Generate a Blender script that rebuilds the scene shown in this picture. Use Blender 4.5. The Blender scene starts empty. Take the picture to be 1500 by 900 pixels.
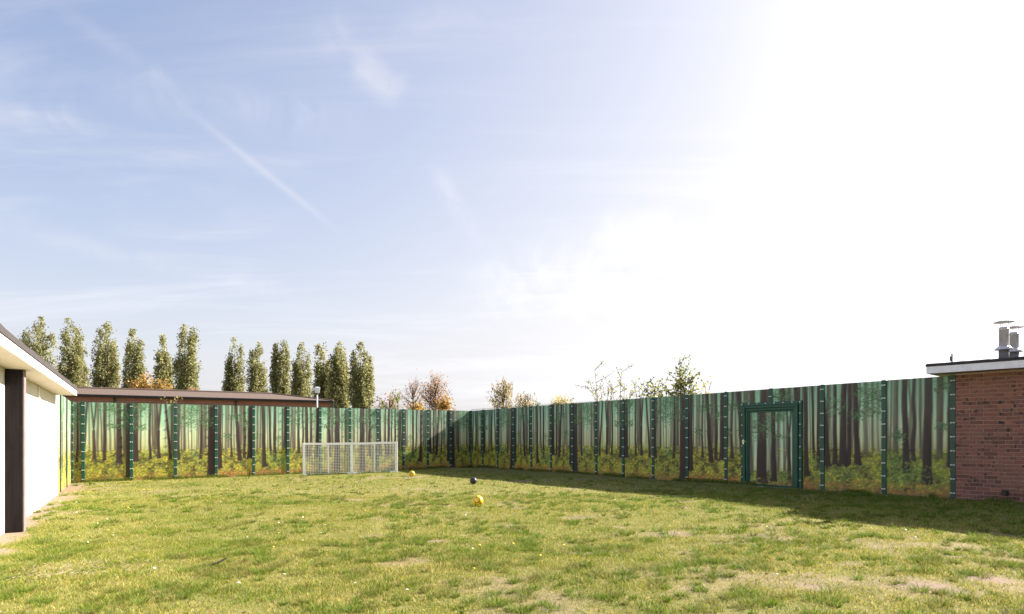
import bpy, bmesh, math, random
import numpy as np
from mathutils import Vector, Matrix, Euler

random.seed(7)
RNG = np.random.default_rng(11)
scn = bpy.context.scene
COL = scn.collection

# ------------------------------------------------------------------ camera
F, CX, HY, CAMZ = 915.0, 750.0, 640.0, 1.30        # focal length and horizon in photo pixels
cam_d = bpy.data.cameras.new('camera')
cam = bpy.data.objects.new('camera', cam_d)
COL.objects.link(cam)
cam.location = (0, 0, CAMZ)
cam.rotation_euler = (math.radians(90), 0, 0)
cam_d.sensor_width = 36.0
cam_d.lens = 36.0 * F / 1500.0
cam_d.shift_y = (HY - 450.0) / 1500.0
cam_d.clip_start = 0.05
cam_d.clip_end = 9000
scn.camera = cam

# ------------------------------------------------------------------ light
SUN_AZ, SUN_EL = 60.0, 30.5                          # degrees, azimuth clockwise from +Y
SUN_STRENGTH, SKY_STRENGTH, EXPOSURE = 5.0, 0.074, 1.95
az, el = math.radians(SUN_AZ), math.radians(SUN_EL)
SUNV = Vector((math.sin(az) * math.cos(el), math.cos(az) * math.cos(el), math.sin(el)))
sd = bpy.data.lights.new('sun', 'SUN')
sd.energy = SUN_STRENGTH
sd.angle = math.radians(0.6)
sd.color = (1.0, 0.93, 0.82)
sun = bpy.data.objects.new('sun', sd)
COL.objects.link(sun)
sun.location = SUNV * 60
sun.rotation_euler = (-SUNV).to_track_quat('-Z', 'Y').to_euler()

scn.view_settings.view_transform = 'Standard'
scn.view_settings.look = 'None'
scn.view_settings.gamma = 1.0
scn.view_settings.use_curve_mapping = False
scn.view_settings.exposure = EXPOSURE
scn.render.engine = 'CYCLES'
scn.cycles.use_denoising = True
scn.cycles.max_bounces = 6
scn.cycles.transparent_max_bounces = 6


def pdir(px, py):
    return Vector(((px - CX) / F, 1.0, (HY - py) / F)).normalized()


# ------------------------------------------------------------------ world
world = bpy.data.worlds.new('World')
scn.world = world
world.use_nodes = True
wt = world.node_tree
wt.nodes.clear()


def wn(kind, **kw):
    n = wt.nodes.new(kind)
    for k, v in kw.items():
        setattr(n, k, v)
    return n


def wlink(a, b):
    wt.links.new(a, b)


def wmath(op, a, b=None, clamp=False):
    n = wn('ShaderNodeMath', operation=op, use_clamp=clamp)
    for i, v in enumerate((a, b)):
        if v is None:
            continue
        if isinstance(v, (int, float)):
            n.inputs[i].default_value = v
        else:
            wlink(v, n.inputs[i])
    return n.outputs[0]


def wdot(vec_out, v):
    n = wn('ShaderNodeVectorMath', operation='DOT_PRODUCT')
    wlink(vec_out, n.inputs[0])
    n.inputs[1].default_value = v
    return n.outputs['Value']


sky = wn('ShaderNodeTexSky', sky_type='NISHITA')
sky.sun_disc = False
sky.sun_elevation = el
sky.sun_rotation = az
sky.altitude = 50
sky.air_density = 1.0
sky.dust_density = 2.2
sky.ozone_density = 1.6
tc = wn('ShaderNodeTexCoord')
GEN = tc.outputs['Generated']
# cirrus: noise on the sky plane (x/z, y/z), plus a few drawn-out streaks and one contrail
sep = wn('ShaderNodeSeparateXYZ')
wlink(GEN, sep.inputs[0])
zc = wmath('MAXIMUM', wmath('ADD', sep.outputs['Z'], 0.12), 0.05)
cmb = wn('ShaderNodeCombineXYZ')
wlink(wmath('DIVIDE', sep.outputs['X'], zc), cmb.inputs[0])
wlink(wmath('DIVIDE', sep.outputs['Y'], zc), cmb.inputs[1])
mp = wn('ShaderNodeMapping')
wlink(cmb.outputs[0], mp.inputs['Vector'])
mp.inputs['Rotation'].default_value = (0, 0, math.radians(38))
mp.inputs['Scale'].default_value = (0.55, 1.7, 1)
nz = wn('ShaderNodeTexNoise')
wlink(mp.outputs[0], nz.inputs['Vector'])
nz.inputs['Scale'].default_value = 1.15
nz.inputs['Detail'].default_value = 9
nz.inputs['Roughness'].default_value = 0.62
nz.inputs['Distortion'].default_value = 0.7
mr = wn('ShaderNodeMapRange', interpolation_type='SMOOTHSTEP')
wlink(nz.outputs['Fac'], mr.inputs['Value'])
mr.inputs['From Min'].default_value = 0.44
mr.inputs['From Max'].default_value = 0.78
mr.inputs['To Max'].default_value = 0.62
nf = wn('ShaderNodeTexNoise')
wlink(GEN, nf.inputs['Vector'])
nf.inputs['Scale'].default_value = 14
nf.inputs['Detail'].default_value = 8
nf.inputs['Roughness'].default_value = 0.6
nf.inputs['Distortion'].default_value = 1.2
wisp = wn('ShaderNodeMapRange')
wlink(nf.outputs['Fac'], wisp.inputs['Value'])
wisp.inputs['From Min'].default_value = 0.3
wisp.inputs['From Max'].default_value = 0.68
cloud = wmath('MULTIPLY', mr.outputs['Result'], 0.75)
STREAKS = [  # from, to (photo pixels), half width in radians, strength, wispy
    ((288, 172), (475, 322), 0.0050, 0.26, 0), ((90, 15), (260, 130), 0.010, 0.18, 1),
    ((120, 125), (520, 180), 0.028, 0.26, 1), ((0, 165), (160, 190), 0.016, 0.30, 1),
    ((515, 85), (590, 140), 0.020, 0.55, 1), ((470, 20), (505, 70), 0.022, 0.28, 1),
    ((0, 332), (460, 440), 0.012, 0.26, 1), ((640, 250), (700, 360), 0.012, 0.4, 1),
    ((560, 45), (720, 10), 0.018, 0.22, 1), ((690, 420), (960, 400), 0.060, 0.5, 1),
    ((880, 345), (1010, 345), 0.030, 0.6, 1), ((1050, 330), (1480, 140), 0.010, 0.3, 0),
]
for p1, p2, hw, st, wispy in STREAKS:
    d1, d2 = pdir(*p1), pdir(*p2)
    n = d1.cross(d2).normalized()
    mid = (d1 + d2).normalized()
    e = n.cross(mid).normalized()
    half = abs(d2.dot(e)) + 1e-4
    base = GEN
    s = wmath('DIVIDE', wdot(base, n), hw)
    a = wmath('DIVIDE', wdot(base, e), half)
    q = wmath('ADD', wmath('MULTIPLY', s, s), wmath('POWER', wmath('ABSOLUTE', a), 4.0))
    g = wmath('POWER', 2.718, wmath('MULTIPLY', q, -1.0))
    g = wmath('MULTIPLY', g, wmath('GREATER_THAN', wdot(base, mid), 0.0))
    g = wmath('MULTIPLY', g, st * 0.95)
    if wispy:
        g = wmath('MULTIPLY', g, wisp.outputs['Result'])
    cloud = wmath('ADD', cloud, g)
cloud = wmath('MINIMUM', cloud, 0.9)
# summer haze: a milky veil, thicker towards the horizon
hz = wmath('SUBTRACT', 1.0, wmath('ABSOLUTE', sep.outputs['Z']))
sdot = wmath('MAXIMUM', wdot(GEN, SUNV), 0.0)
veil = wmath('ADD', wmath('MULTIPLY', wmath('POWER', hz, 2.4), 1.0), wmath('MULTIPLY', wmath('POWER', sdot, 1.6), 0.80))
veil = wmath('MINIMUM', veil, 0.93)
vbw = wn('ShaderNodeRGBToBW')
wlink(sky.outputs[0], vbw.inputs[0])
vlum = wmath('MULTIPLY', wmath('POWER', wmath('DIVIDE', vbw.outputs[0], 2.3), 0.44), 2.36)
vcol = wn('ShaderNodeCombineXYZ')
for k_, f_ in enumerate((1.03, 1.01, 1.03)):
    wlink(wmath('MULTIPLY', vlum, f_), vcol.inputs[k_])
vmix = wn('ShaderNodeMix', data_type='RGBA')
wlink(veil, vmix.inputs['Factor'])
vt = wn('ShaderNodeMix', data_type='RGBA', blend_type='MULTIPLY')
vt.inputs['Factor'].default_value = 1.0
wlink(sky.outputs[0], vt.inputs[6])
vt.inputs[7].default_value = (0.93, 0.90, 0.95, 1)
wlink(vt.outputs[2], vmix.inputs[6])
wlink(vcol.outputs[0], vmix.inputs[7])
SKYC = vmix.outputs[2]
mixc = wn('ShaderNodeMix', data_type='RGBA')
wlink(cloud, mixc.inputs['Factor'])
wlink(SKYC, mixc.inputs[6])
# thin ice cloud: brightens the sky it stands in front of and pulls it to white
bw = wn('ShaderNodeRGBToBW')
wlink(sky.outputs[0], bw.inputs[0])
lum = wmath('ADD', wmath('MULTIPLY', vlum, 1.10), 0.7)
cc = wn('ShaderNodeCombineXYZ')
wlink(lum, cc.inputs[0])
wlink(lum, cc.inputs[1])
wlink(wmath('MULTIPLY', lum, 1.07), cc.inputs[2])
wlink(cc.outputs[0], mixc.inputs[7])
bg = wn('ShaderNodeBackground')
wlink(mixc.outputs[2], bg.inputs['Color'])
bg.inputs['Strength'].default_value = SKY_STRENGTH
wo = wn('ShaderNodeOutputWorld')
wlink(bg.outputs[0], wo.inputs['Surface'])

# ------------------------------------------------------------------ helpers
SLOPE = 0.0079


def lerp(a, b, t):
    return a + (b - a) * t


def hash2(ix, iy, seed):
    h = (ix.astype(np.int64) * 374761393 + iy.astype(np.int64) * 668265263 + seed * 974634777) & 0x7fffffff
    h = ((h ^ (h >> 13)) * 1274126177) & 0x7fffffff
    return ((h ^ (h >> 16)) & 0xffffff) / float(0xffffff)


def vnoise(x, y, seed):
    x = np.asarray(x, float)
    y = np.asarray(y, float)
    ix, iy = np.floor(x), np.floor(y)
    fx, fy = x - ix, y - iy
    fx = fx * fx * (3 - 2 * fx)
    fy = fy * fy * (3 - 2 * fy)
    a, b = hash2(ix, iy, seed), hash2(ix + 1, iy, seed)
    c, d = hash2(ix, iy + 1, seed), hash2(ix + 1, iy + 1, seed)
    return lerp(lerp(a, b, fx), lerp(c, d, fx), fy)


def fbm(x, y, scale, octv=4, seed=1, rough=0.5):
    x = np.asarray(x, float) * scale
    y = np.asarray(y, float) * scale
    t, amp, tot = 0.0, 1.0, 0.0
    for o in range(octv):
        t = t + amp * vnoise(x + 17.3 * o, y - 9.1 * o, seed + o)
        tot += amp
        amp *= rough
        x, y = x * 2.03, y * 2.03
    return t / tot


def gz(x, y):
    """height of the ground"""
    x = np.asarray(x, float)
    y = np.asarray(y, float)
    near = np.clip(1 - (np.hypot(x, y) - 40) / 30, 0, 1)
    return SLOPE * np.clip(x, -40, 40) + near * ((fbm(x, y, 0.55, 2, 5) - 0.5) * 0.07 + (fbm(x, y, 2.3, 2, 9) - 0.5) * 0.03)


def gzf(x, y):
    return float(gz(np.array([x]), np.array([y]))[0])


def ground_at(px, py):
    rx, rz = (px - CX) / F, (HY - py) / F
    t = CAMZ / (SLOPE * rx - rz)
    return rx * t, t


def at_depth(px, py, Y):
    return Vector(((px - CX) / F * Y, Y, CAMZ + (HY - py) / F * Y))


def s2l(c):
    c = np.asarray(c, float) / 255.0
    return np.where(c <= 0.04045, c / 12.92, ((c + 0.055) / 1.055) ** 2.4)


def empty(name, loc=(0, 0, 0), rz=0.0):
    o = bpy.data.objects.new(name, None)
    o.empty_display_size = 0.2
    COL.objects.link(o)
    o.location = loc
    o.rotation_euler = (0, 0, rz)
    return o


def tag(o, label=None, cat=None, group=None, kind=None):
    for k, v in (('label', label), ('category', cat), ('group', group), ('kind', kind)):
        if v:
            o[k] = v
    return o


def link(name, me, parent=None, mat=None, loc=None, rot=None, scale=None):
    o = bpy.data.objects.new(name, me)
    COL.objects.link(o)
    if mat is not None and not me.materials:
        me.materials.append(mat)
    if parent is not None:
        o.parent = parent
    if loc is not None:
        o.location = loc
    if rot is not None:
        o.rotation_euler = rot
    if scale is not None:
        o.scale = scale
    return o


class MB:
    """collects simple shapes, then becomes one mesh"""

    def __init__(self):
        self.v, self.f = [], []

    def box(self, x0, x1, y0, y1, z0, z1):
        b = len(self.v)
        self.v += [(x0, y0, z0), (x1, y0, z0), (x1, y1, z0), (x0, y1, z0), (x0, y0, z1), (x1, y0, z1), (x1, y1, z1), (x0, y1, z1)]
        for q in ((3, 2, 1, 0), (4, 5, 6, 7), (0, 1, 5, 4), (1, 2, 6, 5), (2, 3, 7, 6), (3, 0, 4, 7)):
            self.f.append([b + i for i in q])
        return self

    def tube(self, p, q, r0, r1, n=6, caps=True):
        p, q = Vector(p), Vector(q)
        d = q - p
        if d.length < 1e-6:
            return self
        d.normalize()
        a = d.orthogonal().normalized()
        c = d.cross(a)
        b = len(self.v)
        for (o, r) in ((p, r0), (q, r1)):
            for i in range(n):
                t = 2 * math.pi * i / n
                self.v.append(tuple(o + a * (r * math.cos(t)) + c * (r * math.sin(t))))
        for i in range(n):
            j = (i + 1) % n
            self.f.append([b + i, b + j, b + n + j, b + n + i])
        if caps:
            self.f.append([b + i for i in range(n - 1, -1, -1)])
            self.f.append([b + n + i for i in range(n)])
        return self

    def lathe(self, prof, n=16, cx=0, cy=0):
        b = len(self.v)
        for (r, z) in prof:
            for i in range(n):
                t = 2 * math.pi * i / n
                self.v.append((cx + r * math.cos(t), cy + r * math.sin(t), z))
        m = len(prof)
        for k in range(m - 1):
            for i in range(n):
                j = (i + 1) % n
                self.f.append([b + k * n + i, b + k * n + j, b + (k + 1) * n + j, b + (k + 1) * n + i])
        self.f.append([b + i for i in range(n - 1, -1, -1)])
        self.f.append([b + (m - 1) * n + i for i in range(n)])
        return self

    def poly(self, pts):
        b = len(self.v)
        self.v += [tuple(p) for p in pts]
        self.f.append(list(range(b, b + len(pts))))
        return self

    def mesh(self, name, bevel=0.0, smooth=False):
        me = bpy.data.meshes.new(name)
        me.from_pydata(self.v, [], self.f)
        if bevel:
            bm = bmesh.new()
            bm.from_mesh(me)
            bmesh.ops.bevel(bm, geom=list(bm.edges), offset=bevel, segments=1, affect='EDGES', clamp_overlap=True)
            bm.to_mesh(me)
            bm.free()
        if smooth:
            for p in me.polygons:
                p.use_smooth = True
        me.update()
        return me

    def build(self, name, mat, parent=None, bevel=0.0, smooth=False, **kw):
        return link(name, self.mesh(name, bevel, smooth), parent, mat, **kw)


def np_mesh(name, verts, faces_idx, nper, colors=None, attr='tint'):
    """fast mesh from arrays: all faces have nper corners"""
    me = bpy.data.meshes.new(name)
    nv, nf_ = len(verts), len(faces_idx)
    me.vertices.add(nv)
    me.vertices.foreach_set('co', np.ascontiguousarray(verts, np.float32).ravel())
    me.loops.add(nf_ * nper)
    me.loops.foreach_set('vertex_index', np.ascontiguousarray(faces_idx, np.int32).ravel())
    me.polygons.add(nf_)
    me.polygons.foreach_set('loop_start', np.arange(0, nf_ * nper, nper, dtype=np.int32))
    me.polygons.foreach_set('loop_total', np.full(nf_, nper, np.int32))
    if colors is not None:
        a = me.attributes.new(attr, 'FLOAT_COLOR', 'POINT')
        c = np.ones((nv, 4), np.float32)
        c[:, :3] = colors
        a.data.foreach_set('color', c.ravel())
    me.update(calc_edges=True)
    return me


# ------------------------------------------------------------------ materials
def new_mat(name):
    m = bpy.data.materials.new(name)
    m.use_nodes = True
    t = m.node_tree
    t.nodes.clear()
    out = t.nodes.new('ShaderNodeOutputMaterial')
    b = t.nodes.new('ShaderNodeBsdfPrincipled')
    t.links.new(b.outputs[0], out.inputs['Surface'])
    return m, t, b, out


def noise_node(t, scale, detail=5, rough=0.55, coord='Object', stretch=None):
    tcn = t.nodes.new('ShaderNodeTexCoord')
    n = t.nodes.new('ShaderNodeTexNoise')
    n.inputs['Scale'].default_value = scale
    n.inputs['Detail'].default_value = detail
    n.inputs['Roughness'].default_value = rough
    src = tcn.outputs[coord]
    if stretch:
        mpn = t.nodes.new('ShaderNodeMapping')
        mpn.inputs['Scale'].default_value = stretch
        t.links.new(src, mpn.inputs['Vector'])
        src = mpn.outputs[0]
    t.links.new(src, n.inputs['Vector'])
    return n.outputs['Fac']


def ramp(t, fac, stops):
    r = t.nodes.new('ShaderNodeValToRGB')
    els = r.color_ramp.elements
    while len(els) < len(stops):
        els.new(0.5)
    for e_, (p, c) in zip(els, stops):
        e_.position = p
        e_.color = (c[0], c[1], c[2], 1)
    t.links.new(fac, r.inputs['Fac'])
    return r.outputs['Color']


def mixrgb(t, fac, a, b, blend='MIX'):
    m = t.nodes.new('ShaderNodeMix')
    m.data_type = 'RGBA'
    m.blend_type = blend
    for sock, v in ((m.inputs['Factor'], fac), (m.inputs[6], a), (m.inputs[7], b)):
        if hasattr(v, 'links') or hasattr(v, 'is_linked'):
            t.links.new(v, sock)
        elif isinstance(v, (int, float)):
            sock.default_value = v
        else:
            sock.default_value = (v[0], v[1], v[2], 1)
    return m.outputs[2]


def bump(t, b, height, strength=0.3, dist=0.01):
    n = t.nodes.new('ShaderNodeBump')
    n.inputs['Strength'].default_value = strength
    n.inputs['Distance'].default_value = dist
    t.links.new(height, n.inputs['Height'])
    t.links.new(n.outputs[0], b.inputs['Normal'])


def plain(name, col, rough=0.6, var=0.15, scale=6, metallic=0.0, bmp=0.0, spec=0.4, stretch=None):
    m, t, b, _ = new_mat(name)
    f = noise_node(t, scale, 6, 0.6, stretch=stretch)
    lo = tuple(c * (1 - var) for c in col)
    hi = tuple(min(1, c * (1 + var)) for c in col)
    t.links.new(ramp(t, f, [(0.3, lo), (0.7, hi)]), b.inputs['Base Color'])
    b.inputs['Roughness'].default_value = rough
    b.inputs['Metallic'].default_value = metallic
    b.inputs['Specular IOR Level'].default_value = spec
    if bmp:
        bump(t, b, noise_node(t, scale * 8, 5, 0.6), bmp, 0.01)
    return m


def attr_mat(name, attr='tint', rough=0.6, spec=0.3, trans=0.0, gain=1.0, fine=0.0, dirt=False):
    m, t, b, out = new_mat(name)
    a = t.nodes.new('ShaderNodeAttribute')
    a.attribute_name = attr
    col = a.outputs['Color']
    if gain != 1.0:
        col = mixrgb(t, 1.0, col, (gain, gain, gain), 'MULTIPLY')
    if dirt:
        tcd = t.nodes.new('ShaderNodeTexCoord')
        sd2 = t.nodes.new('ShaderNodeSeparateXYZ')
        t.links.new(tcd.outputs['Object'], sd2.inputs[0])
        md = t.nodes.new('ShaderNodeMapRange')
        t.links.new(sd2.outputs['Z'], md.inputs['Value'])
        md.inputs['From Min'].default_value = 0.16
        md.inputs['From Max'].default_value = 0.02
        md.inputs['To Min'].default_value = -0.30
        md.inputs['To Max'].default_value = 0.10
        gmn = t.nodes.new('ShaderNodeNewGeometry')
        nd = t.nodes.new('ShaderNodeTexNoise')
        nd.inputs['Scale'].default_value = 7
        nd.inputs['Detail'].default_value = 6
        nd.inputs['Roughness'].default_value = .7
        t.links.new(gmn.outputs['Position'], nd.inputs['Vector'])
        ad = t.nodes.new('ShaderNodeMath')
        ad.operation = 'ADD'
        t.links.new(nd.outputs['Fac'], ad.inputs[0])
        t.links.new(md.outputs[0], ad.inputs[1])
        k_ = ramp(t, ad.outputs[0], [(.44, (0, 0, 0)), (.72, (.75, .75, .75))])
        col = mixrgb(t, k_, col, (.13, .09, .06))
        # weather fading differs from sheet to sheet
        oi_ = t.nodes.new('ShaderNodeObjectInfo')
        col = mixrgb(t, 1.0, col, ramp(t, oi_.outputs['Random'], [(0, (.86, .88, .87)), (1, (1.06, 1.04, 1.03))]), 'MULTIPLY')
    if fine:
        f = noise_node(t, 60, 3, 0.6)
        col = mixrgb(t, fine, col, ramp(t, f, [(0.3, (0.55, 0.55, 0.55)), (0.7, (1.25, 1.25, 1.25))]), 'MULTIPLY')
    t.links.new(col, b.inputs['Base Color'])
    b.inputs['Roughness'].default_value = rough
    b.inputs['Specular IOR Level'].default_value = spec
    if trans:
        tr = t.nodes.new('ShaderNodeBsdfTranslucent')
        t.links.new(col, tr.inputs['Color'])
        mx = t.nodes.new('ShaderNodeMixShader')
        mx.inputs[0].default_value = trans
        t.links.new(b.outputs[0], mx.inputs[1])
        t.links.new(tr.outputs[0], mx.inputs[2])
        t.links.new(mx.outputs[0], out.inputs['Surface'])
    return m


M_PRINT = attr_mat('printed_sheet', rough=0.55, spec=0.35, gain=1.22, dirt=True)
M_GRASS = attr_mat('grass_blades', rough=0.6, spec=0.15, trans=0.38)
M_LEAF = attr_mat('leaves', rough=0.6, spec=0.2, trans=0.55)
M_GREEN = plain('green_powder_coat', (0.009, 0.066, 0.042), 0.45, 0.18, 5)
M_BACKING = plain('panel_backing', (0.02, 0.05, 0.035), 0.7, 0.1)
M_WHITE_CLIP = plain('clip_plastic', (0.58, 0.60, 0.59), 0.4, 0.06)
M_GOAL = plain('white_goal_paint', (0.93, 0.93, 0.92), 0.45, 0.07, 9)
M_WALL_WHITE = plain('white_board', (0.78, 0.76, 0.71), 0.7, 0.04, 3)
M_FASCIA = plain('white_fascia_paint', (0.80, 0.79, 0.78), 0.5, 0.05, 4)
M_SOFFIT = plain('cream_soffit_board', (0.50, 0.43, 0.33), 0.75, 0.06, 3)
M_BLACK = plain('dark_stained_timber', (0.014, 0.011, 0.012), 0.75, 0.3, 5, spec=0.12, stretch=(6, 6, 0.6))
M_EDGE = plain('lit_edge_and_soffit', (0.17, 0.13, 0.13), 0.6, 0.2, 5)  # paler tone painting the pillar's sunlit edge, also the brick building's soffit
M_FELT = plain('roof_felt', (0.045, 0.037, 0.039), 0.9, 0.25, 14, bmp=0.5)
M_TILE = plain('brown_roof_felt', (0.105, 0.070, 0.054), 0.9, 0.22, 9, bmp=0.6)
M_STEEL = plain('galvanised_flue', (0.58, 0.57, 0.60), 0.42, 0.12, 9, metallic=0.35)
M_STEEL_DARK = plain('dark_flue_base', (0.13, 0.125, 0.135), 0.6, 0.2, 9)
M_GUTTER = plain('black_gutter', (0.015, 0.014, 0.014), 0.45, 0.1)
M_LAMP = plain('lamp_white_paint', (0.72, 0.73, 0.76), 0.35, 0.05)
M_BARK = plain('bark', (0.075, 0.055, 0.043), 0.9, 0.35, 12, bmp=0.5)
M_BRASS = plain('door_lock_plate', (0.75, 0.72, 0.55), 0.3, 0.05, metallic=0.4)

# mortar, near bricks (colour per brick), far brickwork
M_MORTAR = plain('mortar', (0.37, 0.27, 0.215), 0.95, 0.15, 20, bmp=0.4)


def brick_mat():
    m, t, b, _ = new_mat('brick_clay')
    oi = t.nodes.new('ShaderNodeObjectInfo')
    base = ramp(t, oi.outputs['Random'], [(0.0, (0.145, 0.068, 0.052)), (0.35, (0.245, 0.108, 0.080)), (0.6, (0.27, 0.122, 0.088)), (0.85, (0.19, 0.094, 0.075)), (1.0, (0.32, 0.14, 0.092))])
    f = noise_node(t, 9, 4, 0.6, coord='Object')
    wob = noise_node(t, 60, 4, 0.6, coord='Object')
    # kiln marks: dark burnt patches on some bricks
    tcn = t.nodes.new('ShaderNodeTexCoord')
    vadd = t.nodes.new('ShaderNodeVectorMath')
    vadd.operation = 'MULTIPLY_ADD'
    cx = t.nodes.new('ShaderNodeCombineXYZ')
    for i in range(3):
        t.links.new(oi.outputs['Random'], cx.inputs[i])
    t.links.new(cx.outputs[0], vadd.inputs[0])
    vadd.inputs[1].default_value = (37, 53, 71)
    t.links.new(tcn.outputs['Object'], vadd.inputs[2])
    kn = t.nodes.new('ShaderNodeTexNoise')
    kn.inputs['Scale'].default_value = 13
    kn.inputs['Detail'].default_value = 2
    t.links.new(vadd.outputs[0], kn.inputs['Vector'])
    k = ramp(t, kn.outputs['Fac'], [(0.60, (0, 0, 0)), (0.68, (1, 1, 1))])
    c = mixrgb(t, 0.5, base, ramp(t, wob, [(0.3, (0.6, 0.6, 0.6)), (0.7, (1.25, 1.2, 1.2))]), 'MULTIPLY')
    c = mixrgb(t, k, c, (0.04, 0.028, 0.028))
    t.links.new(c, b.inputs['Base Color'])
    b.inputs['Roughness'].default_value = 0.88
    b.inputs['Specular IOR Level'].default_value = 0.25
    bump(t, b, wob, 0.5, 0.004)
    return m


M_BRICK = brick_mat()


def far_brick_mat():
    m, t, b, _ = new_mat('far_brickwork')
    tcn = t.nodes.new('ShaderNodeTexCoord')
    mpn = t.nodes.new('ShaderNodeMapping')
    mpn.inputs['Rotation'].default_value = (math.radians(90), 0, 0)
    t.links.new(tcn.outputs['Object'], mpn.inputs['Vector'])
    br = t.nodes.new('ShaderNodeTexBrick')
    t.links.new(mpn.outputs[0], br.inputs['Vector'])
    br.inputs['Color1'].default_value = (0.30, 0.115, 0.08, 1)
    br.inputs['Color2'].default_value = (0.22, 0.09, 0.07, 1)
    br.inputs['Mortar'].default_value = (0.34, 0.25, 0.2, 1)
    br.inputs['Scale'].default_value = 4.45
    br.inputs['Mortar Size'].default_value = 0.02
    br.inputs['Row Height'].default_value = 0.333
    br.inputs['Brick Width'].default_value = 1.0
    t.links.new(br.outputs['Color'], b.inputs['Base Color'])
    b.inputs['Roughness'].default_value = 0.9
    return m


M_FAR_BRICK = far_brick_mat()


# ------------------------------------------------------------------ plan of the place
def v2(x, y):
    return Vector((x, y))


B_ = v2(-1.80, 27.5)          # back right corner of the yard
E_ = v2(8.79, 12.45)          # where the right fence meets the brick building
A_ = v2(-13.24, 18.76)        # back left corner
WL = v2(-10.65, 14.60)        # far end of the white wall, the left fence starts here
WALL_D = v2(-0.514, 0.857).normalized()      # direction of the white wall, away from the camera
BR0 = v2(8.73, 12.30)         # left end of the brick wall
BR_D = v2(0.658, -0.753).normalized()        # direction of the brick wall, towards the camera
FH = 2.45                     # fence height


def hit(p0, p1, px):
    """parameter (metres from p0) where the line p0-p1 is seen at photo column px"""
    d = (p1 - p0).normalized()
    k = (px - CX) / F
    return (k * p0.y - p0.x) / (d.x - k * d.y)


# ------------------------------------------------------------------ ground
PATCHES = [  # bare earth seen in the photograph: px, py, half size across, half size along (metres)
    (1345, 858, .55, .30), (1470, 850, .4, .3), (1420, 872, .3, .15), (1090, 787, .55, .35), (1190, 802, .3, .15), (1240, 828, .28, .15),
    (690, 776, .2, .18), (762, 744, .35, .25), (578, 716, .2, .25), (640, 720, .28, .25), (548, 741, .3, .25), (645, 727, .2, .25),
    (745, 768, .22, .16), (505, 732, .35, .25), (850, 758, .35, .2), (910, 772, .25, .18), (980, 782, .4, .22), (1000, 745, .25, .15),
    (545, 787, .18, .12), (635, 795, .18, .12), (850, 808, .25, .15), (1180, 845, .2, .1), (655, 742, .2, .15),
    (1280, 800, .3, .15), (1400, 815, .3, .15), (1010, 810, .2, .12), (1180, 862, .2, .08), (1130, 775, .3, .2), (1060, 795, .3, .15),
]


def bare(x, y):
    x = np.asarray(x, float)
    y = np.asarray(y, float)
    w = (fbm(x, y, 3.1, 4, 21) - 0.5) * 1.7
    v = np.zeros_like(x)
    for (px, py, sx, sy) in PATCHES:
        gx, gy = ground_at(px, py)
        q = np.sqrt(((x - gx) / sx) ** 2 + ((y - gy) / sy) ** 2)
        v = np.maximum(v, np.clip(1.15 - q + w * 0.9, 0, 1))
    # worn ground generally, more of it on the right hand side
    g = fbm(x, y, 0.9, 4, 33) + 0.085 * np.clip((x + 1.0) / 6.0, -0.5, 1) * np.clip((14 - y) / 6, 0, 1)
    v = np.maximum(v, np.clip((g - 0.66) * 5, 0, 0.5))
    # bare strip along the foot of the white wall and the left fence
    nx, ny = WALL_D.y, -WALL_D.x
    dist = (x - WL.x) * nx + (y - WL.y) * ny
    strip = np.clip((0.42 - dist + (fbm(x, y, 2.2, 3, 41) - 0.5) * 0.7) * 4, 0, 1)
    v = np.maximum(v, np.where(y < 22, strip, 0))
    return np.clip(v, 0, 1)


def axis(lo, hi, step, far):
    core = np.arange(lo, hi + 1e-6, step)
    grow = step * 1.5 ** np.arange(1, 40)
    up = hi + np.cumsum(grow)
    dn = lo - np.cumsum(grow)
    return np.concatenate([dn[dn > -far][::-1], core, up[up < far]])


gxs = axis(-15, 13, 0.1, 4000)
gys = axis(2.0, 30, 0.1, 4000)
GX, GY = np.meshgrid(gxs, gys)
GZ = gz(GX, GY)
nx_, ny_ = len(gxs), len(gys)
idx = np.arange(nx_ * ny_).reshape(ny_, nx_)
fq = np.stack([idx[:-1, :-1], idx[:-1, 1:], idx[1:, 1:], idx[1:, :-1]], -1).reshape(-1, 4)
bb = bare(GX.ravel(), GY.ravel())
gme = np_mesh('ground', np.stack([GX, GY, GZ], -1).reshape(-1, 3), fq, 4, np.stack([bb, bb, bb], -1), 'bare')
for p_ in gme.polygons:
    p_.use_smooth = True


def ground_mat():
    m, t, b, _ = new_mat('lawn_soil')
    a = t.nodes.new('ShaderNodeAttribute')
    a.attribute_name = 'bare'
    n1 = noise_node(t, 3.5, 8, 0.65)
    n2 = noise_node(t, 40, 6, 0.7)
    thatch = ramp(t, n1, [(0.3, (0.115, 0.13, 0.030)), (0.5, (0.20, 0.185, 0.058)), (0.72, (0.28, 0.23, 0.10))])
    soil = ramp(t, n2, [(0.25, (0.15, 0.105, 0.075)), (0.6, (0.27, 0.195, 0.14)), (0.8, (0.36, 0.275, 0.20))])
    thatch = mixrgb(t, 0.6, thatch, ramp(t, n2, [(0.3, (0.5, 0.5, 0.5)), (0.7, (1.3, 1.3, 1.3))]), 'MULTIPLY')
    c = mixrgb(t, a.outputs['Fac'], thatch, soil)
    t.links.new(c, b.inputs['Base Color'])
    b.inputs['Roughness'].default_value = 0.95
    b.inputs['Specular IOR Level'].default_value = 0.1
    bump(t, b, n2, 0.7, 0.03)
    return m


tag(link('ground', gme, None, ground_mat()), 'worn lawn soil under the short grass of the yard', kind='structure')

# ------------------------------------------------------------------ the forest print on the fence panels
PW, PH, SS = 64, 124, 2          # print resolution per panel


def L(u, v, ru, rv, n, tone=0):
    return (u, v, ru, rv, n, tone)


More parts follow.
